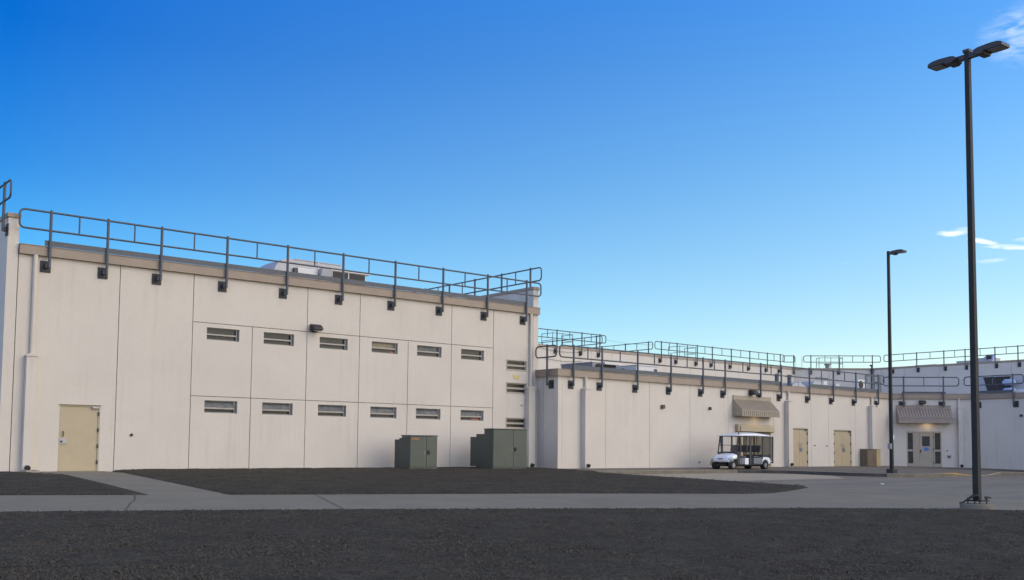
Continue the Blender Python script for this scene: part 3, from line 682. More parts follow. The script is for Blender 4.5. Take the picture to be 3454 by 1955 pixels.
railing('railing on the back building, its right end left of the first gap', (0, 19, 0), 0, (32.0, 42.44), [32.9, 35.1, 37.54, 39.99, 41.82], [34.1, 36.63, 38.78, 40.93], 9.3, .56, zplate=7.6, pw=.25, zbot=7.64)
railing('long straight railing on the back building between its two gaps', (0, 19, 0), 0, (47.8, 64.57), [48.55, 50.39, 52.83, 54.72, 57.18, 59.66, 62.11, 63.97], [49.48, 51.63, 53.78, 55.95, 58.43, 60.9, 63.06], 9.28, .58, zplate=7.6, pw=.25, zbot=7.64)
railing('short one-post railing where the back building turns its corner', (66.2, 19, 0), -45, (-.95, .1), [-.02], [], 9.32, .56, zplate=7.62, pw=.28, zbot=7.66)
railing('railing on the splayed middle face of the back building', (66.2, 19, 0), -45, (.85, 7.5), [1.48, 3.92, 6.8], [2.7, 5.1, 6.05], 9.32, .56, zplate=7.62, pw=.28, zbot=7.66)
railing('railing on the right wing of the back building, crossing behind the near lamp post', (71, 14.2, 0), -90, (1.3, 22), [2.0, 4.34, 6.75, 8.56, 11.01, 12.82, 15.2, 17.6, 20], [3.13, 5.54, 7.67, 9.81, 11.91, 14, 16.4], 9.3, .56, zplate=7.62, pw=.28, zbot=7.66)
railing('railing receding across the back roof, its near end behind the first corner loop', (42.2, 19, 0), 90, (.1, 11), [.7, 3.3, 5.6, 8], [2, 4.5, 6.8], 9.3, .56, v=.15, plates=False, zbot=7.95)
railing('railing receding across the back roof beside the long straight railing', (48.15, 19, 0), 90, (.35, 14), [.8, 3.3, 6.0, 8.6, 11.2], [2.05, 4.6, 7.3], 9.3, .56, v=-.0, plates=False, zbot=7.95)
# thin cables closing the gaps between railings
def cable(pts, label, r_=.008):
    q = MB(); q.tube(pts, r_, 5); o = q.build('cable', GALV); tag(o, label, 'cable', 'thin cables between railings')
def sag(a, b_, s_, n=10): return [tuple(Vector(a).lerp(Vector(b_), k / n) + Vector((0, 0, -s_ * 4 * (k / n) * (1 - k / n)))) for k in range(n + 1)]
cable(sag((42.4, 18.8, 8.95), (47.8, 18.8, 8.95), .1), 'thin upper cable across the gap in the back railing')
e1 = lambda s_: (46.7 + .7071 * s_ - .14, -1.4 - .7071 * s_ - .14)
cable(sag((*e1(4.17), 5.27), (50.2, -4.5, 5.27), .01), 'upper cable between the two entrance railings')
cable(sag((*e1(4.17), 5.05), (50.2, -4.5, 5.05), .01), 'lower cable between the two entrance railings')
cable(sag((35.6, 18.94, 8.02), (40.5, 18.94, 7.96), .2, 14), 'upper of two slack cables drooping along the back building wall', .012)
cable(sag((36.4, 18.94, 7.27), (40.2, 18.94, 7.24), .14, 14), 'lower of two slack cables drooping along the back building wall', .012)

# hatch guard rails: thin box of tube on a roof
def hatch(label, loc, rot, L, D_, h=1.07):
    t = thing('hatch_guard', label, 'railing', loc, rot, 'roof hatch guards')
    for (x, y) in ((0, 0), (L / 2, 0), (L, 0), (0, D_), (L, D_)):
        q = MB(); q.cyl((x, y, 0), (x, y, h + .06), .025, 6); q.build('post', GALV, t)
    for z in (h, h * .52):
        q = MB(); q.tube([(0, D_, z), (0, 0, z), (L, 0, z), (L, D_, z)], .022, 6, smooth=False); q.build('rail', GALV, t)
hatch('thin hatch guard on the back roof near the first gap', (38.65, 20.5, 8.25), 0, 2.0, 1.2)
hatch('thin hatch guard behind the long straight back railing', (52.65, 20.5, 8.25), 0, 2.0, 1.2)
hatch('thin hatch guard around a round vent on the splayed back roof', (68.1 + 1.6, 17.6 + 1.1, 8.25), -45, 2.1, 1.2)
hatch('small hatch guard on the tall building roof near its right end', (17.4, 5.9, 7.2), 90, 3.5, -1.0, .95)

# ladder stringers standing up above the back roof
t = thing('roof_ladder', 'top of a pale access ladder between two railings on the back roof', 'ladder', (66.2, 19, 0), -45)
for s_, k in ((.16, -.04), (.68, .04)):
    q = MB(); q.tube([(s_ - k, -.12, 8.2), (s_ + k, -.12, 9.22), (s_ + k + .07 * (1 if k > 0 else -1), -.12, 9.22), (s_ - k + .09 * (1 if k > 0 else -1), -.12, 8.2)], .013, 6, closed=True, smooth=False); q.build('stringer', HVACW, t)

# ------------------------------------------------------------------ rooftop equipment
t = thing('rooftop_unit', 'big silver air unit with a domed end behind the long railing', 'air unit', (0, 4, 7.2))
q = MB()                                                # domed duct end (quarter round)
pr = [(8.12, .95), (8.13, 1.08), (8.2, 1.25), (8.35, 1.43), (8.58, 1.56), (8.93, 1.60)]
q.prism([(8.12, .0)] + pr + [(9.05, 1.6), (9.05, .0)], 'y', 0, 1.7); q.build('dome', HVAC, t)
q = MB(); q.box(9.051, 11.33, .02, 1.7, 0, 1.60); q.box(9.05, 11.34, -.01, 1.72, 1.601, 1.63); q.build('casing', HVAC, t)
boxpart('seam', HVACW, t, 10.18, 10.22, -.01, .02, 1.1, 1.6)
q = MB(); q.box(8.12, 10.6, -.02, .019, .93, .96); q.build('flange', DARK, t)
boxpart('access_panel', HVACW, t, 9.2, 10.15, -.05, .018, .6, 1.27, bevel=.01)
boxpart('control_box', DARK, t, 8.98, 9.12, -.12, .018, .95, 1.22)
q = MB(); q.prism([(.0, 0), (.0, 1.32), (-.35, 1.34), (-.35, 1.30), (-.05, .0)], 'x', 10.2, 10.68); q.build('side_panel', HVAC, t)
q = MB(); q.box(10.7, 12.4, -.30, 1.6, 0, 1.27); q.box(10.62, 12.58, -.37, 1.65, 1.271, 1.34); q.build('intake_hood', HVACW, t)
q = MB()
for a, c in ((10.74, 11.48), (11.56, 12.34)): q.box(a, c, -.33, -.301, .6, 1.24)
q.build('louvre', LOUV, t)
def rbox(name, label, cat, loc, rot, w_, d_, h, mt, hood=True):
    t = thing(name, label, cat, loc, rot)
    q = MB(); q.box(0, w_, 0, d_, 0, h); q.build('casing', mt, t, .01)
    q = MB(); q.box(-.04, w_ + .04, -.04, d_ + .04, h + .001, h + .035); q.build('lid', HVACW, t)
    return t
t = rbox('rooftop_unit', 'low grey rooftop unit nearest the tall building, on the low roof', 'air unit', (25.7, 3.0, 4.29), 0, 1.65, 2.4, 1.07, mat('weathered zinc', (.24, .24, .25), .6, var=.12))
boxpart('intake_hood', HVACW, t, .5, 1.70, -.42, -.001, .98, 1.09); boxpart('louvre', LOUV, t, .25, 1.6, -.12, -.001, .4, .975)
boxpart('access_panel', HVACW, t, -.02, -.001, .8, 1.4, .55, .85); boxpart('vent', DARK, t, -.03, -.021, 1.6, 2.0, .7, .8)
t = rbox('rooftop_unit', 'low white rooftop unit right of the first one, on the low roof', 'air unit', (29.0, 3.0, 4.29), 0, 1.75, 2.5, 1.10, HVACW)
boxpart('access_panel', HVACW, t, .7, 1.65, -.03, -.001, .3, .9, bevel=.01); boxpart('vent', DARK, t, 1.38, 1.6, -.05, -.031, .78, .97)
boxpart('side_vent', LOUV, t, -.02, -.001, .9, 1.5, .75, .98)
for x, lb in ((48.45, 'left of two capped vent pipes on the low roof'), (49.92, 'right of two capped vent pipes on the low roof')):
    t = thing('vent_pipe', lb, 'vent pipe', (x, 8, 4.29), 0, 'capped vent pipes')
    q = MB(); q.cyl((0, 0, 0), (0, 0, 1.82), .14, 14); q.build('pipe', GALV, t)
    q = MB(); q.tube([(0, 0, 1.79), (0, 0, 1.86), (0, 0, 1.92)], [.22, .22, .12], 14, smooth=False); q.build('cap', GALV, t)
t = thing('roof_vent', 'low domed vent between the two capped pipes', 'vent', (49.42, 9.2, 4.29))
q = MB(); q.tube([(0, 0, 0), (0, 0, 1.15), (0, 0, 1.32), (0, 0, 1.42)], [.3, .3, .24, .05], 16); q.build('dome', HVAC, t)
t = thing('roof_vent_hood', 'low grey gabled vent hood right of the capped pipes', 'vent', (50.1, 8, 4.29))
q = MB(); q.prism([(0, 1.05), (.05, 1.30), (.9, 1.46), (1.85, 1.1), (1.85, 1.05)], 'y', -.1, 1.4); q.build('hood', HVAC, t)
q = MB(); q.box(.1, .8, 0, 1.2, 0, 1.05); q.box(1.0, 1.75, 0, 1.2, 0, 1.02); q.build('louvre', LOUV, t)
boxpart('pillar', HVAC, t, .78, 1.05, -.13, .0, 0, 1.5)
t = thing('rooftop_unit', 'grey rooftop unit with sloped front and brown louvre, behind the low railing', 'air unit', (52.5, 8, 4.29))
q = MB(); q.prism([(0, 0), (.12, 1.35), (.45, 1.62), (1.75, 1.62), (1.3, 0)], 'y', 0, 1.5); q.build('casing', HVAC, t)
q = MB(); q.box(1.76, 2.25, .05, 1.5, 0, 1.3); q.build('louvre', mat('brown mesh', (.16, .13, .1), .8, var=.3, vscale=15), t)
boxpart('panel', HVACW, t, 1.62, 2.05, -.02, .0, 1.42, 1.68)
t = thing('pipe_bracket', 'dark horizontal bar on a short stem above the brown-louvred unit', 'bracket', (53.9, 8, 4.29))
q = MB(); q.box(-.75, .75, -.04, .04, 1.83, 1.92); q.build('bar', GALV, t); q = MB(); q.cyl((0, 0, 0), (0, 0, 1.83), .03, 8); q.build('stem', GALV, t)
t = rbox('junction_box', 'small pale cabinet on the low roof between the louvred unit and the fan unit', 'box', (55.7, 8, 4.29), 0, .5, .4, 1.55, HVACW)
t = thing('split_condenser', 'white condenser with a round black fan on the low roof', 'air conditioner', (58.7, 8, 4.29))
q = MB(); q.box(0, .95, 0, .4, 1.28, 2.05); q.build('casing', HVACW, t, .02)
q = MB(); q.cyl((.36, -.03, 1.64), (.36, 0, 1.64), .3, 20); q.build('fan', LOUV, t)
q = MB(); q.box(.05, .1, .0, .4, 0, 1.28); q.box(.8, .85, .0, .4, 0, 1.28); q.build('stand', GALV, t)
t = thing('pipe_rack', 'dark tube frame beside the fan unit on the low roof', 'frame', (59.7, 8, 4.29), 0)
for x in (0, 1.25, 2.1):
    q = MB(); q.cyl((x, 0, 0), (x, 0, 2.38), .035, 8); q.build('post', GALV, t)
q = MB(); q.tube([(0, 0, 2.38), (2.1, 0, 2.38)], .03, 8); q.build('crossbar', GALV, t)
q = MB(); q.cyl((1.25, -.1, 1.86), (2.0, -.1, 1.86), .08, 10); q.build('canister', LOUV, t)
t = thing('wall_conduit', 'dark conduit rising over the back parapet beside the middle railing', 'conduit', (71.0, 14.2, 0), -45)
q = MB(); q.cyl((-.05, -.12, 4.3), (-.05, -.12, 8.4), .05, 8); q.box(-.15, .2, -.15, -.05, 8.0, 8.05); q.build('pipe', DARK, t); q = MB(); q.box(-.2, .05, -.16, -.06, 8.36, 8.5); q.build('head', DARK, t)
# big unit on the low roof at right
t = thing('rooftop_unit', 'large grey unit with a wide black slanted intake on the low roof at right', 'air unit', (53.3, -3.6, 4.29), -90)
q = MB(); q.box(0, 3.3, 0, 2.2, 0, 1.42); q.build('casing', HVAC, t)
q = MB(); q.prism([(.62, 1.34), (2.28, 1.34), (2.38, .1), (.95, .1)], 'y', -.05, -.002); q.build('intake', LOUV, t)
q = MB(); q.box(.55, 2.4, -.14, -.0, 1.345, 1.39); q.build('hood', HVACW, t); q = MB(); q.prism([(1.30, 1.34), (1.33, 1.34), (1.65, .1), (1.61, .1)], 'y', -.07, -.051); q.build('rib', GALV, t)
for z in (.42, .95):
    q = MB(); q.tube([(1.95, -.3, z), (2.1, -.32, z), (2.6, -.32, z), (2.75, -.3, z)], [.08, .2, .2, .08], 14); q.build('duct_wrap', BLUEB, t)
q = MB(); q.box(2.62, 3.3, -.25, 0, 0, .5); q.build('pump_box', HVACW, t)
t = rbox('rooftop_unit', 'silver angled unit on the far right roof beside the near lamp post', 'air unit', (75, 7.0, 8.0), -90, 1.6, 1.5, .85, HVAC)
q = MB(); q.prism([(1.0, .86), (1.35, 1.12), (1.9, 1.06), (1.75, .5)], 'y', -.3, -.03); q.build('cowl', BLUEB, t); boxpart('louvre', LOUV, t, 1.25, 1.7, -.33, -.301, .7, 1.02)
t = rbox('rooftop_duct', 'flat grey duct on the far right roof left of the near lamp post', 'duct', (75, 8.5, 8.0), -90, 1.3, 1.2, .7, HVAC)
t = rbox('rooftop_duct', 'low dark skylight curb on the back roof right of the far lamp post', 'skylight', (75, 12.3, 8.0), -90, 1.9, 1.2, .56, BROWN)
t = thing('roof_fan', 'round capped exhaust fan inside the hatch guard of the back roof', 'vent', (70.65, 18.45, 7.95))
q = MB(); q.tube([(0, 0, 0), (0, 0, .72), (0, 0, .74), (0, 0, .86), (0, 0, .9)], [.24, .2, .29, .29, .16], 16, smooth=False); q.build('fan_head', mat('fan housing', (.3, .27, .26), .6), t)

# ------------------------------------------------------------------ awnings and lamps on walls
def awning(label, loc, rot, x0, x1, ztop, zlip, lip, v, glow, ribs, m_):
    t = thing('awning', label, 'awning', loc, rot, 'metal awnings over entrances')
    b = MB(); b.box(x0, x1, -.06, -.001, ztop - .2, ztop); b.box(x0 - .01, x1 + .01, -.08, -.001, ztop + .001, ztop + .02); b.build('flashing', m_, t)
    b = MB(); n_ = ribs; W_ = (x1 - x0) / n_
    for i in range(n_):                                 # standing-seam panels: ribs between shallow pans
        a = x0 + i * W_; c = a + W_
        zt, zl = ztop - .2, zlip
        for (p, q_, up) in ((a, a + W_ * .5, .05), (a + W_ * .5, c, 0.0)):
            b.add([(p, -.05, zt + up), (q_, -.05, zt + up), (q_, -v - .02, zl + up), (p, -v - .02, zl + up), (p, -.05, zt - .03), (q_, -.05, zt - .03), (q_, -v - .02, zl - .03), (p, -v - .02, zl - .03)],
                  [(0, 1, 2, 3), (7, 6, 5, 4), (0, 3, 7, 4), (1, 5, 6, 2), (3, 2, 6, 7), (0, 4, 5, 1)])
    b.build('roof_panel', m_, t)
    b = MB(); b.box(x0, x1, -v, -v + .02, zlip - lip, zlip - .035)
    for i in range(n_ if m_ is AWN else 0): a = x0 + i * W_; b.box(a + .01, a + W_ * .5, -v - .028, -v - .001, zlip - lip, zlip - .035)
    b.box(x0 - .015, x1 + .015, -v - .03, -v + .03, zlip - lip - .02, zlip - lip - .001); b.build('valance', m_, t)
    for x in (x0 - .012, x1 + .001):
        b = MB(); b.prism([(-.002, ztop - .2), (-.05, ztop - .2), (-v, zlip), (-v, zlip - lip), (-.002, zlip - lip)], 'x', x, x + .011); b.build('side_panel', m_, t)
    b = MB(); b.box(x0, x1, -v + .03, -.02, zlip - lip + .05, zlip - lip + .07); b.build('soffit', m_, t)
    q = MB(); xm = x0 + (x1 - x0) * .56; q.box(xm - .15, xm + .15, -v + .12, -.15, zlip - lip + .005, zlip - lip + .049); l = q.build('soffit_lamp', WARM, t)
    ld = bpy.data.lights.new('entrance_light', 'AREA'); ld.energy = glow * 1.0; ld.color = (1.0, .72, .38); ld.size = .4; lo = bpy.data.objects.new('entrance_light', ld); col.objects.link(lo); lo.parent = t
    lo.location = (xm, -.35, zlip - lip - .02)
    return t
AWN = mat('tan awning metal', (0.34, 0.285, 0.205), .5, var=.07, vscale=3); AWN2 = mat('mauve brown awning metal', (0.29, 0.235, 0.19), .5, var=.07, vscale=3)
awning('tan corrugated awning over the shutter door behind the golf cart', (0, -1.4, 0), 0, 31.58, 34.8, 3.71, 2.95, .29, .60, .35, 19, AWN)
awning('brown corrugated awning over the double glass entrance', (46.7, -1.4, -.04), -45, .49, 3.72, 3.74, 2.96, .28, .60, .8, 19, AWN2)
def wall_lamp(label, loc, rot, s_=1.0):
    t = thing('wall_lamp', label, 'wall lamp', loc, rot, 'dark wall lamps')
    b = MB(); b.prism([(-.001, -.12), (-.001, .12), (-.10, .14), (-.24, .11), (-.40, -.02), (-.42, -.08), (-.2, -.10)], 'x', -.2, .2)
    for o_ in range(1): pass
    o = b.build('housing', FIXT, t, .03); o.scale = (s_, s_, s_)
    b = MB(); b.prism([(-.2, -.115), (-.41, -.095), (-.39, -.12), (-.22, -.14)], 'x', -.15, .15); o = b.build('lens', LAMPL, t); o.scale = (s_, s_, s_)
    b = MB(); b.box(-.1, .1, -.06, -.0, -.17, -.05); o = b.build('wall_box', FIXT, t); o.scale = (s_, s_, s_)
    return t
wall_lamp('dark wall lamp between the second and third upper windows', (7.86, 0, 5.43), 0)
wall_lamp('dark wall lamp above the tan awning', (33.1, -1.4, 3.93), 0, 1.0)
wall_lamp('dark wall lamp above the brown entrance awning', (46.7 + .7071 * 2.02, -1.4 - .7071 * 2.02, 3.9), -45, .9)
def dome_cam(label, loc, rot=0, sq=False):
    t = thing('security_camera', label, 'camera', loc, rot, 'small dark fittings on the low wall')
    b = MB()
    if sq: b.box(-.1, .1, -.12, 0, -.08, .1)
    else: b.cyl((0, 0, 0), (0, -.1, 0), .075, 14)
    b.build('housing', mat('brown box', (.10, .06, .045), .6) if sq else DARK, t, .01)
    b = MB(); b.tube([(0, -.05, -.03), (0, -.13, -.07)], [.055, .03], 10); b.build('lens', DARK, t)
dome_cam('small square brown camera left of the tan awning, nearer the tall building', (26.15, -1.4, 2.95), 0, True)
dome_cam('small round dark camera just left of the tan awning', (29.70, -1.4, 2.99))
dome_cam('small round dark camera on the wall at the right edge of the photo', (50.4, -7.8, 3.07), -90)
def knob(label, loc, rot, r_=.04, m_=None, name='hose_bib', cat='tap'):
    b = MB(); b.cyl((0, -.03, 0), (0, 0, 0), r_, 12); b.tube([(0, -.03, 0), (0, -.08, -.01)], [r_ * .6, r_ * .3], 8)
    o = b.build(name, m_ or DARK); o.location = loc; o.rotation_euler = (0, 0, R(rot)); tag(o, label, cat)
knob('small dark round fitting on the wall right of the tan single door', (1.01, 0, 1.22), 0, .05, name='wall_plug', cat='fitting')
knob('tiny dark fitting high on the wall beside the right downspout of the tall building', (18.35, 0, 2.8), 0, .03, name='wall_plug', cat='fitting')
knob('left of two tiny dark fittings between the two tan double doors', (38.88, -1.4, 1.18), 0, .035, name='wall_plug', cat='fitting')
knob('right of two tiny dark fittings between the two tan double doors', (40.07, -1.4, 1.17), 0, .035, name='wall_plug', cat='fitting')
knob('low tap on the wall left of the golf cart', (28.9, -1.4, .27), 0, .05, STEELP)
knob('tiny dark fitting right of the glass entrance', (46.7 + .7071 * 3.47, -1.4 - .7071 * 3.47, .96), -45, .035, name='wall_plug', cat='fitting')
t = thing('call_box', 'small grey outlet box low on the wall right of the glass entrance', 'box', (46.7 + .7071 * 3.57, -1.4 - .7071 * 3.57, .6), -45)
boxpart('cover', SOCK, t, -.1, .1, -.05, 0, -.09, .09, bevel=.01); boxpart('face', DARK, t, -.06, .06, -.056, -.051, -.05, .03)

# ------------------------------------------------------------------ green transformer cabinets
def cabinet(label, x0, x1, yf, blocks, h, split, mark=None):
    t = thing('transformer_cabinet', label, 'cabinet', ((x0 + x1) / 2, yf, gz(0, yf) - .01), 0, 'green electrical cabinets'); W_ = (x1 - x0) / 2
    y = 0
    for i, (d_, hh, z0, w_) in enumerate(blocks):
        b = MB(); b.box(-W_ + (.0 if i == 0 else .03), W_ - (0 if i == 0 else .03 + w_), y, y + d_, z0, hh); b.build('body' if i == 0 else 'tank', GREEN, t, .008); y += d_ + .001
    b = MB(); b.box(-W_ - .025, W_ + .025, -.03, blocks[0][0] + .02, h + .001, h + .045); b.build('lid', GREEN, t, .012)
    sx = -W_ + 2 * W_ * split; pz = .14
    for a, c in ((-W_ + .015, sx - .006), (sx + .006, W_ - .015)):
        b = MB(); b.box(a, c, -.022, -.001, pz + .01, h - .012); b.build('door', GREEN, t, .006)
    b = MB(); b.box(sx + .04, sx + .15, -.05, -.0225, .48 * h, .48 * h + .16); b.tube([(sx + .09, -.05, .5 * h), (sx + .09, -.09, .5 * h), (sx + .09, -.09, .5 * h + .1)], .012, 6); b.build('lock', DARK, t)
    b = MB(); b.box(sx - .14, sx - .05, -.03, -.0225, .47 * h, .47 * h + .05); b.box(sx - .12, sx - .06, -.03, -.0225, .53 * h, .53 * h + .07); b.build('label_plate', mat('faded decal', (.16, .18, .14), .7), t)
    b = MB(); b.box(-W_ + .01, W_ - .01, -.020, -.001, .005, pz - .018); b.build('plinth', GREEN, t)
    b = MB(); b.box(-W_ + .02, W_ - .02, -.004, -.0005, pz - .018, pz + .012); b.box(sx - .008, sx + .008, -.004, -.0005, pz, h - .02); b.build('gap_shadow_strip', DARK, t)  # dark strips stand in for the shadow inside the door and plinth gaps
    if mark: b = MB(); b.box(-W_ + .05, -W_ + .42, -.026, -.0225, h - .14, h - .06); b.build('warning_label', mat('worn orange label', (.26, .13, .05), .7, var=.4, vscale=30), t)
    b = MB(); b.box(-W_ - .15, W_ + .15, -.15, y + .1, -.12, .0); b.build('pad', CONC, t)
    return t
cabinet('shorter green electrical cabinet with an orange label, left of the pair', 10.99, 12.29, -2.05, [(.56, 1.335, 0, 0), (.22, 1.27, .0, .2), (.32, 1.21, .0, .05)], 1.34, .6, True)
cabinet('taller green electrical cabinet below the three small windows', 14.70, 16.51, -2.55, [(.57, 1.665, 0, 0), (.57, 1.49, 0, .3), (.40, 1.37, .16, .1)], 1.67, .595)

# ------------------------------------------------------------------ weathered board box by the wall
t = thing('board_crate', 'weathered low wooden box against the wall right of the double doors', 'box', (43.5, -1.4, 0))
for i, (a, c) in enumerate([(0, .24), (.25, .50), (.505, .75), (.76, 1.0)]): boxpart('board', WOOD2, t, a, c, -.50, -.46, .0, 1.0)
boxpart('seam', DARK, t, .5005, .5045, -.49, -.47, 0, .99)
boxpart('side_board', WOOD2, t, -.0, .03, -.46, -.02, 0, .99)
for i, (a, c) in enumerate([(1.005, 1.17), (1.175, 1.33), (1.335, 1.44)]): boxpart('board', WOOD, t, a, c, -.50 + .004 * i, -.46, 0, .99)
boxpart('side_board', WOOD, t, 1.41, 1.44, -.46, -.02, 0, .98); boxpart('lid', WOOD2, t, -.02, 1.46, -.52, -.02, 1.001, 1.02)

# ------------------------------------------------------------------ lamp posts
def head(parent, sgn, L0, L1, wd, name='lamp_head', zc=0):
    # housing along local y (sgn), arm from the pole
    t = MB(); y = lambda a: sgn * a
    prof = [(L0 - .06, -.04), (L0 - .06, .05), (L0 + .06, .085), (L0 + .36, .10), (L0 + .54, .09), (L1 - .05, .055), (L1 - .03, .03), (L1 - .03, -.045), (L0 + .20, -.045), (L0 + .18, -.10), (L0 + .02, -.10)]
    t.prism([(y(a), z + zc) for a, z in prof], 'x', -wd / 2, wd / 2)
    o = t.build(name, FIXT, parent, .015)
    q = MB(); q.box(-wd / 2 + .03, wd / 2 - .03, min(y(L0 + .3), y(L1 - .07)), max(y(L0 + .3), y(L1 - .07)), zc - .058, zc - .0455); q.build('lens', LAMPL, o)
    q = MB(); q.box(-.055, .055, min(y(.06), y(L0)), max(y(.06), y(L0)), zc - .06, zc + .06); q.build('arm', FIXT, o)
    return o
t = thing('lamp_post', 'tall dark lamp post with two lamp heads, standing in the right foreground', 'lamp post', (12.83, -23.33, -.365), -4, 'dark parking lot lamp posts')
q = MB()
def taper(q, h0, h1, w0, w1):
    a, c = w0 / 2, w1 / 2
    q.add([(-a, -a, h0), (a, -a, h0), (a, a, h0), (-a, a, h0), (-c, -c, h1), (c, -c, h1), (c, c, h1), (-c, c, h1)], [(0, 3, 2, 1), (4, 5, 6, 7), (0, 1, 5, 4), (1, 2, 6, 5), (2, 3, 7, 6), (3, 0, 4, 7)])
taper(q, .14, 11.05, .150, .118); q.build('pole', POLEM, t, .012)
q = MB(); q.box(-.082, .082, -.082, .082, 11.03, 11.10); q.build('cap', FIXT, t)
head(t, -1, .30, .99, .38, zc=10.93); head(t, 1, .30, .99, .38, zc=10.93)
q = MB(); q.box(-.19, .19, -.19, .19, .11, .14); q.build('base_plate', POLEM, t)
for a in (-1, 1):
    for c in (-1, 1):
        q = MB(); q.cyl((a * .15, c * .15, .0), (a * .15, c * .15, .20), .016, 8); q.cyl((a * .15, c * .15, .14), (a * .15, c * .15, .17), .03, 6); q.build('bolt', FIXT, t)
q = MB(); q.tube([(-.13, -.1, .25), (-.22, -.02, .24), (-.28, .08, .16), (-.33, .15, .09), (-.42, .2, .07)], [.03, .035, .025, .02, .02], 8); q.build('broken_cover', FIXT, t); q = MB(); q.tube([(.12, -.12, .2), (.2, -.18, .21), (.26, -.2, .19)], [.03, .028, .02], 8); q.build('broken_cover', FIXT, t)
q = MB(); q.tube([(0, 0, -.2), (0, 0, .035), (0, 0, .05)], [.385, .385, .365], 28, smooth=False); q.build('footing', CONC, t)
q = MB(); q.box(-.02, .045, -.095, -.088, 2.05, 2.2); 
t = thing('lamp_post', 'far dark lamp post with one lamp head on the sidewalk kerb', 'lamp post', (34.30, -8.75, -.15), 0, 'dark parking lot lamp posts')
q = MB(); taper(q, .0, 10.78, .150, .115); q.build('pole', POLEM, t, .01)
head(t, -1, .22, .90, .36, zc=10.66)
q = MB(); q.box(-.19, .19, -.19, .19, -.05, .20); q.build('base', FIXT, t, .02)
q = MB(); q.box(-.22, -.09, -.08, .08, 1.15, 1.42); q.build('switch_box', SOCK, t, .01)
q = MB(); q.box(.02, .09, -.10, -.088, 1.62, 1.85); q.build('tag', WHITE, t)

# ------------------------------------------------------------------ golf cart
t = thing('golf_cart', 'white four-seat golf cart with a white roof parked on the sidewalk', 'golf cart', (29.3, -3.6, gz(0, -3.6)))
RW = .215
def loft(q, secs, smooth=True, caps=True):
    n_ = len(secs[0]); vs = [p for s_ in secs for p in s_]; fs = []
    for i in range(len(secs) - 1):
        for k in range(n_): fs.append((i * n_ + k, i * n_ + (k + 1) % n_, (i + 1) * n_ + (k + 1) % n_, (i + 1) * n_ + k))
    q.add(vs, fs, smooth)
    if caps: q.add(secs[0], [list(range(n_))[::-1]]); q.add(secs[-1], [list(range(n_))])
def wheel(x, y, turn=0):
    e = bpy.data.objects.new('wheel', None); col.objects.link(e); e.parent = t; e.location = (x, y, RW); e.rotation_euler = (0, 0, R(turn))
    q = MB(); n_ = 28; prof = [(-.11, .115), (-.125, .17), (-.10, .210), (-.03, .217), (.03, .217), (.10, .210), (.125, .17), (.11, .115)]
    vs = []; 
    for i in range(n_):
        a = 2 * math.pi * i / n_
        for (yy, rr) in prof: vs.append((rr * math.cos(a), yy, rr * math.sin(a)))
    P_ = len(prof); fs = [(i * P_ + k, i * P_ + (k + 1) % P_, ((i + 1) % n_) * P_ + (k + 1) % P_, ((i + 1) % n_) * P_ + k) for i in range(n_) for k in range(P_)]
    q.add(vs, fs, True); q.build('tyre', RUB, e)
    q = MB(); q.cyl((0, -.095, 0), (0, .095, 0), .118, 20); q.cyl((0, -.11, 0), (0, -.095, 0), .045, 10)
    q.build('rim', RIM, e)
    q = MB()
    for k in range(5): a = k * 1.2566; q.cyl((.078 * math.cos(a), -.0985, .078 * math.sin(a)), (.078 * math.cos(a), -.0955, .078 * math.sin(a)), .022, 8)
    q.build('rim_hole', DARK, e)
wheel(-1.2, -.5, -6); wheel(-1.2, .48, -6); wheel(1.27, -.5); wheel(1.27, .48)
# chassis / floor
q = MB(); q.box(-.95, 1.6, -.56, .56, .20, .27); q.box(-1.35, 1.5, -.25, .25, .14, .30); q.build('chassis', BLACK, t, .01)
q = MB(); q.cyl((-1.2, -.45, .21), (-1.2, .45, .21), .03, 8); q.cyl((1.27, -.45, .2), (1.27, .45, .2), .04, 8); q.build('axle', BLACK, t)
# front cowl: smooth lofted nose
q = MB(); secs = []
for (x, zt, zb, hw, sh) in ((-1.47, .53, .43, .34, .35), (-1.455, .60, .37, .43, .5), (-1.40, .655, .34, .52, .6), (-1.29, .705, .40, .57, .7), (-1.15, .745, .47, .585, .75), (-1.0, .785, .52, .585, .78), (-.88, .80, .52, .575, .78)):
    ring = []
    for (u, f_) in ((-1, .0), (-1, .45), (-.9, .8), (-.62, .97), (0, 1.04), (.62, .97), (.9, .8), (1, .45), (1, 0), (.5, 0), (0, 0), (-.5, 0)):
        ring.append((x, hw * u, zb + (zt - zb) * f_))
    secs.append(ring)
loft(q, secs); q.build('cowl', WHITE, t, label='white moulded nose')
q = MB()                                                  # wheel arch flares and legs of cowl
for sg in (-1, 1):
    pts = [(-1.2 + .29 * math.cos(R(a)), sg * .575, .215 + .29 * math.sin(R(a))) for a in range(0, 181, 15)]
    q.tube(pts, .022, 6)
    q.prism([(-.93, .25), (-.99, .52), (-.86, .77), (-.78, .7), (-.86, .45), (-.84, .25)], 'y', sg * .50, sg * .58)
q.build('wheel_arch', BLACK, t)
for sg in (-1, 1):
    q = MB(); q.prism([(-1.44, .47), (-1.455, .53), (-1.26, .63), (-1.22, .59), (-1.26, .50)], 'y', sg * .44, sg * .582); q.build('headlight', HEADL, t, .01)
q = MB(); q.box(-1.49, -1.455, -.14, .14, .485, .53); q.build('grille', DARK, t)
q = MB(); q.tube([(-1.30, -.50, .37), (-1.44, -.40, .34), (-1.48, 0, .32), (-1.44, .40, .34), (-1.30, .50, .37)], .03, 8); q.build('bumper', BLACK, t)
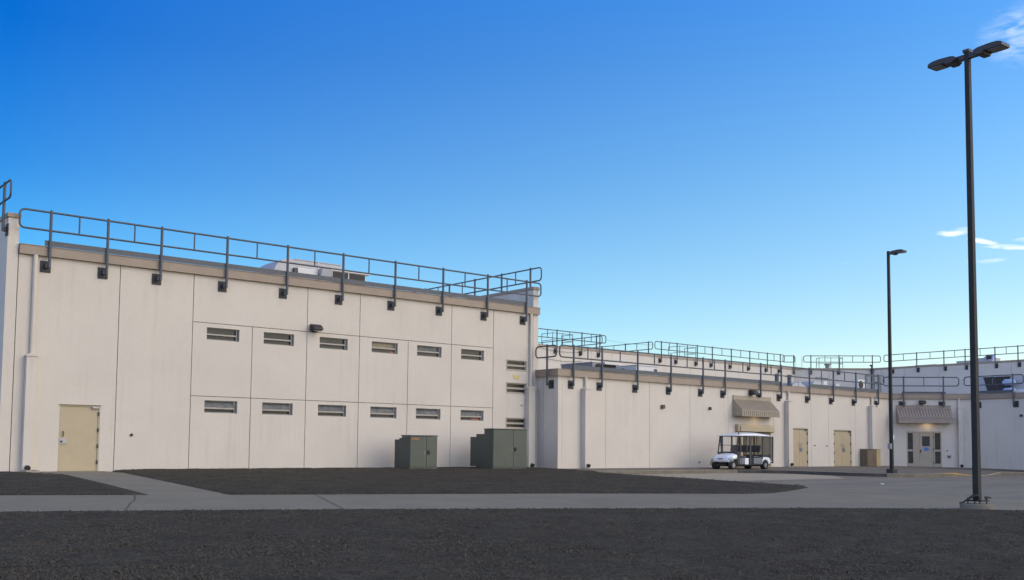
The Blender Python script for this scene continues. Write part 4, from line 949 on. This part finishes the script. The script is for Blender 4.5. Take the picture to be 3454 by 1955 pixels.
# dash & steering
q = MB(); q.prism([(-.92, .3), (-.93, .80), (-.80, .86), (-.66, .80), (-.70, .70), (-.82, .3)], 'y', -.55, .55); q.build('dashboard', SEATM, t, .01)
q = MB(); c = Vector((-.52, -.26, .98)); ring = []
for k in range(20): a = k / 20 * 2 * math.pi; ring.append(c + Vector((-.09 * math.sin(a), .18 * math.cos(a), .155 * math.sin(a))))
q.tube(ring, .014, 6, closed=True); q.tube([tuple(c), (-.78, -.26, .70)], .018, 6); q.tube([tuple(c + Vector((0, -.17, 0))), tuple(c + Vector((0, .17, 0)))], .012, 6); q.build('steering_wheel', BLACK, t)
# frame
def bar(name, pts, r_=.03): q = MB(); q.tube(pts, r_, 8, smooth=True); return q.build(name, BLACK, t)
for sg in (-1, 1):
    bar('front_post', [(-.97, sg * .55, .72), (-.80, sg * .55, 1.61)], .032)
    bar('rear_post', [(1.88, sg * .56, .33), (1.90, sg * .56, 1.62)], .034)
    bar('middle_post', [(1.05, sg * .56, .5), (1.07, sg * .56, 1.61)], .03)
    q = MB(); q.box(.06, .15, sg * .56 - .02, sg * .56 + .02, .28, 1.62); q.build('wide_post', mat('charcoal strip', (.055, .056, .06), .6), t)
    bar('roof_rail', [(-.80, sg * .55, 1.61), (1.90, sg * .56, 1.62)], .022)
bar('header', [(-.80, -.55, 1.61), (-.80, .55, 1.61)]); bar('windscreen_base', [(-.97, -.55, .79), (-.97, 0, .82), (-.97, .55, .79)], .022)
bar('windscreen_divider', [(-.885, -.54, 1.17), (-.885, .54, 1.17)], .011)
q = MB(); q.add([(-.965, -.54, .8), (-.965, .54, .8), (-.81, .54, 1.6), (-.81, -.54, 1.6)], [(0, 1, 2, 3)]); q.add([(-.959, -.54, .8), (-.959, .54, .8), (-.804, .54, 1.6), (-.804, -.54, 1.6)], [(0, 1, 2, 3)]); q.build('windscreen', CLEAR, t)
bar('inner_post', [(-.55, -.54, .30), (-.68, -.54, 1.05), (-.62, -.54, 1.6)], .018)
# seats
def seat(x, facing=1):
    s_ = bpy.data.objects.new('seat', None); col.objects.link(s_); s_.parent = t; s_.location = (x, 0, 0)
    q = MB(); q.box(0, .5, -.5, .5, .56, .66); q.build('cushion', SEATM, s_, .03)
    q = MB(); q.prism([(.50, .84), (.56, 1.18), (.64, 1.17), (.58, .84)], 'y', -.5, .5); q.build('backrest', SEATM, s_, .03)
    q = MB()
    for y in (-.4, -.12, .12, .4): q.tube([(.50, y, .60), (.56, y, .9), (.6, y, 1.05)], .013, 6)
    q.build('back_support', BLACK, s_)
seat(-.62); seat(.42)
for sg in (-1, 1):
    q = MB(); q.tube([(-.66, sg * .55, .80), (-.68, sg * .55, 1.2), (-.70, sg * .55, 1.60)], [.05, .07, .075], 8); q.build('rolled_curtain', SEATM, t)
    q = MB(); q.prism([(-.90, .27), (-.90, .55), (-.74, .86), (-.62, .84), (-.70, .5), (-.68, .27)], 'y', sg * .50, sg * .57); q.build('side_panel', SEATM, t, .01)
boxpart('seat_base', GREYP, t, -.66, -.32, -.55, .55, .27, .55, bevel=.02); boxpart('side_step_panel', WHITE, t, -.31, -.03, -.57, .57, .24, .55, bevel=.02)
boxpart('seat_base', GREYP, t, .40, 1.02, -.55, .55, .27, .55, bevel=.02)
# rear body and fender
q = MB()
for sg in (-1, 1):
    y0, y1 = (-.58, -.46) if sg < 0 else (.46, .58)
    arch = [(1.27 + .27 * math.cos(R(a)), .215 + .27 * math.sin(R(a))) for a in range(170, 9, -16)]
    q.prism([(1.03, .27), (1.03, .60), (1.40, .60), (1.62, .54), (1.70, .38), (1.60, .27)] + [(1.54, .27)] + arch[::-1] + [(1.02, .27)], 'y', y0, y1)
q.build('rear_fender', WHITE, t)
boxpart('rear_bumper', BLACK, t, 1.5, 1.97, -.55, .55, .30, .36, bevel=.01); boxpart('rear_deck', SEATM, t, 1.03, 1.85, -.50, .50, .60, .72, bevel=.02)
# smoked vinyl sides and rear
for sg in (-1, 1):
    q = MB(); q.box(1.08, 1.88, sg * .565 - .003, sg * .565 + .003, .62, 1.60); q.build('side_curtain', VINYL, t)
q = MB(); q.box(1.905, 1.911, -.55, .55, .40, 1.60); q.build('rear_curtain', VINYL, t)
q = MB()
for y in (-.3, .05, .35): q.tube([(.98, y, 1.60), (1.0, y + .04, 1.2), (1.02, y, .75)], .03, 6)
q.build('rolled_curtain', GREYP, t)
# roof: crowned white canopy
q = MB(); secs = []
for (x, zc, ze, hw) in ((-1.0, 1.65, 1.62, .50), (-.94, 1.69, 1.62, .60), (-.6, 1.76, 1.62, .63), (-.1, 1.81, 1.62, .63), (.6, 1.81, 1.62, .63), (1.2, 1.77, 1.62, .63), (1.55, 1.72, 1.62, .63), (1.60, 1.68, 1.62, .63), (1.92, 1.66, 1.62, .62), (1.98, 1.65, 1.62, .56)):
    ring = []
    for (u, f_) in ((-1, 0), (-1.0, .35), (-.9, .62), (-.55, .9), (0, 1), (.55, .9), (.9, .62), (1, .35), (1, 0), (.9, -.06), (0, -.06), (-.9, -.06)):
        ring.append((x, hw * u, ze + (zc - ze) * f_ if f_ >= 0 else ze - .01))
    secs.append(ring)
loft(q, secs); q.build('roof', WHITE, t)
q = MB(); q.cyl((-.78, -.56, 1.66), (-.78, -.56, 1.77), .028, 10); q.build('beacon_base', BLACK, t); q = MB(); q.cyl((-.78, -.56, 1.77), (-.78, -.56, 1.86), .036, 12); q.build('beacon', ORANGE, t)

t = thing('splash_block', 'pale concrete splash block under the far left downspout', 'splash block', (-2.32, -.5, 0))
q = MB(); q.prism([(-.2, -.05), (-.2, .07), (-.14, .07), (-.1, .035), (.1, .035), (.14, .07), (.2, .07), (.2, -.05)], 'y', -.45, .2); q.build('block', PAN, t, .01)
# small litter
b = MB(); b.box(-.09, .09, -.05, .05, 0, .03); o = b.build('litter', WHITE); o.location = (23.5, -14.6, lot_z(23.5, -14.6) + .004); o.rotation_euler = (0, 0, .4); tag(o, 'scrap of white paper lying on the parking lot', 'litter')
for nm in ('wall_fittings',):
    o = bpy.data.objects.get(nm)
    if o: bpy.data.objects.remove(o)
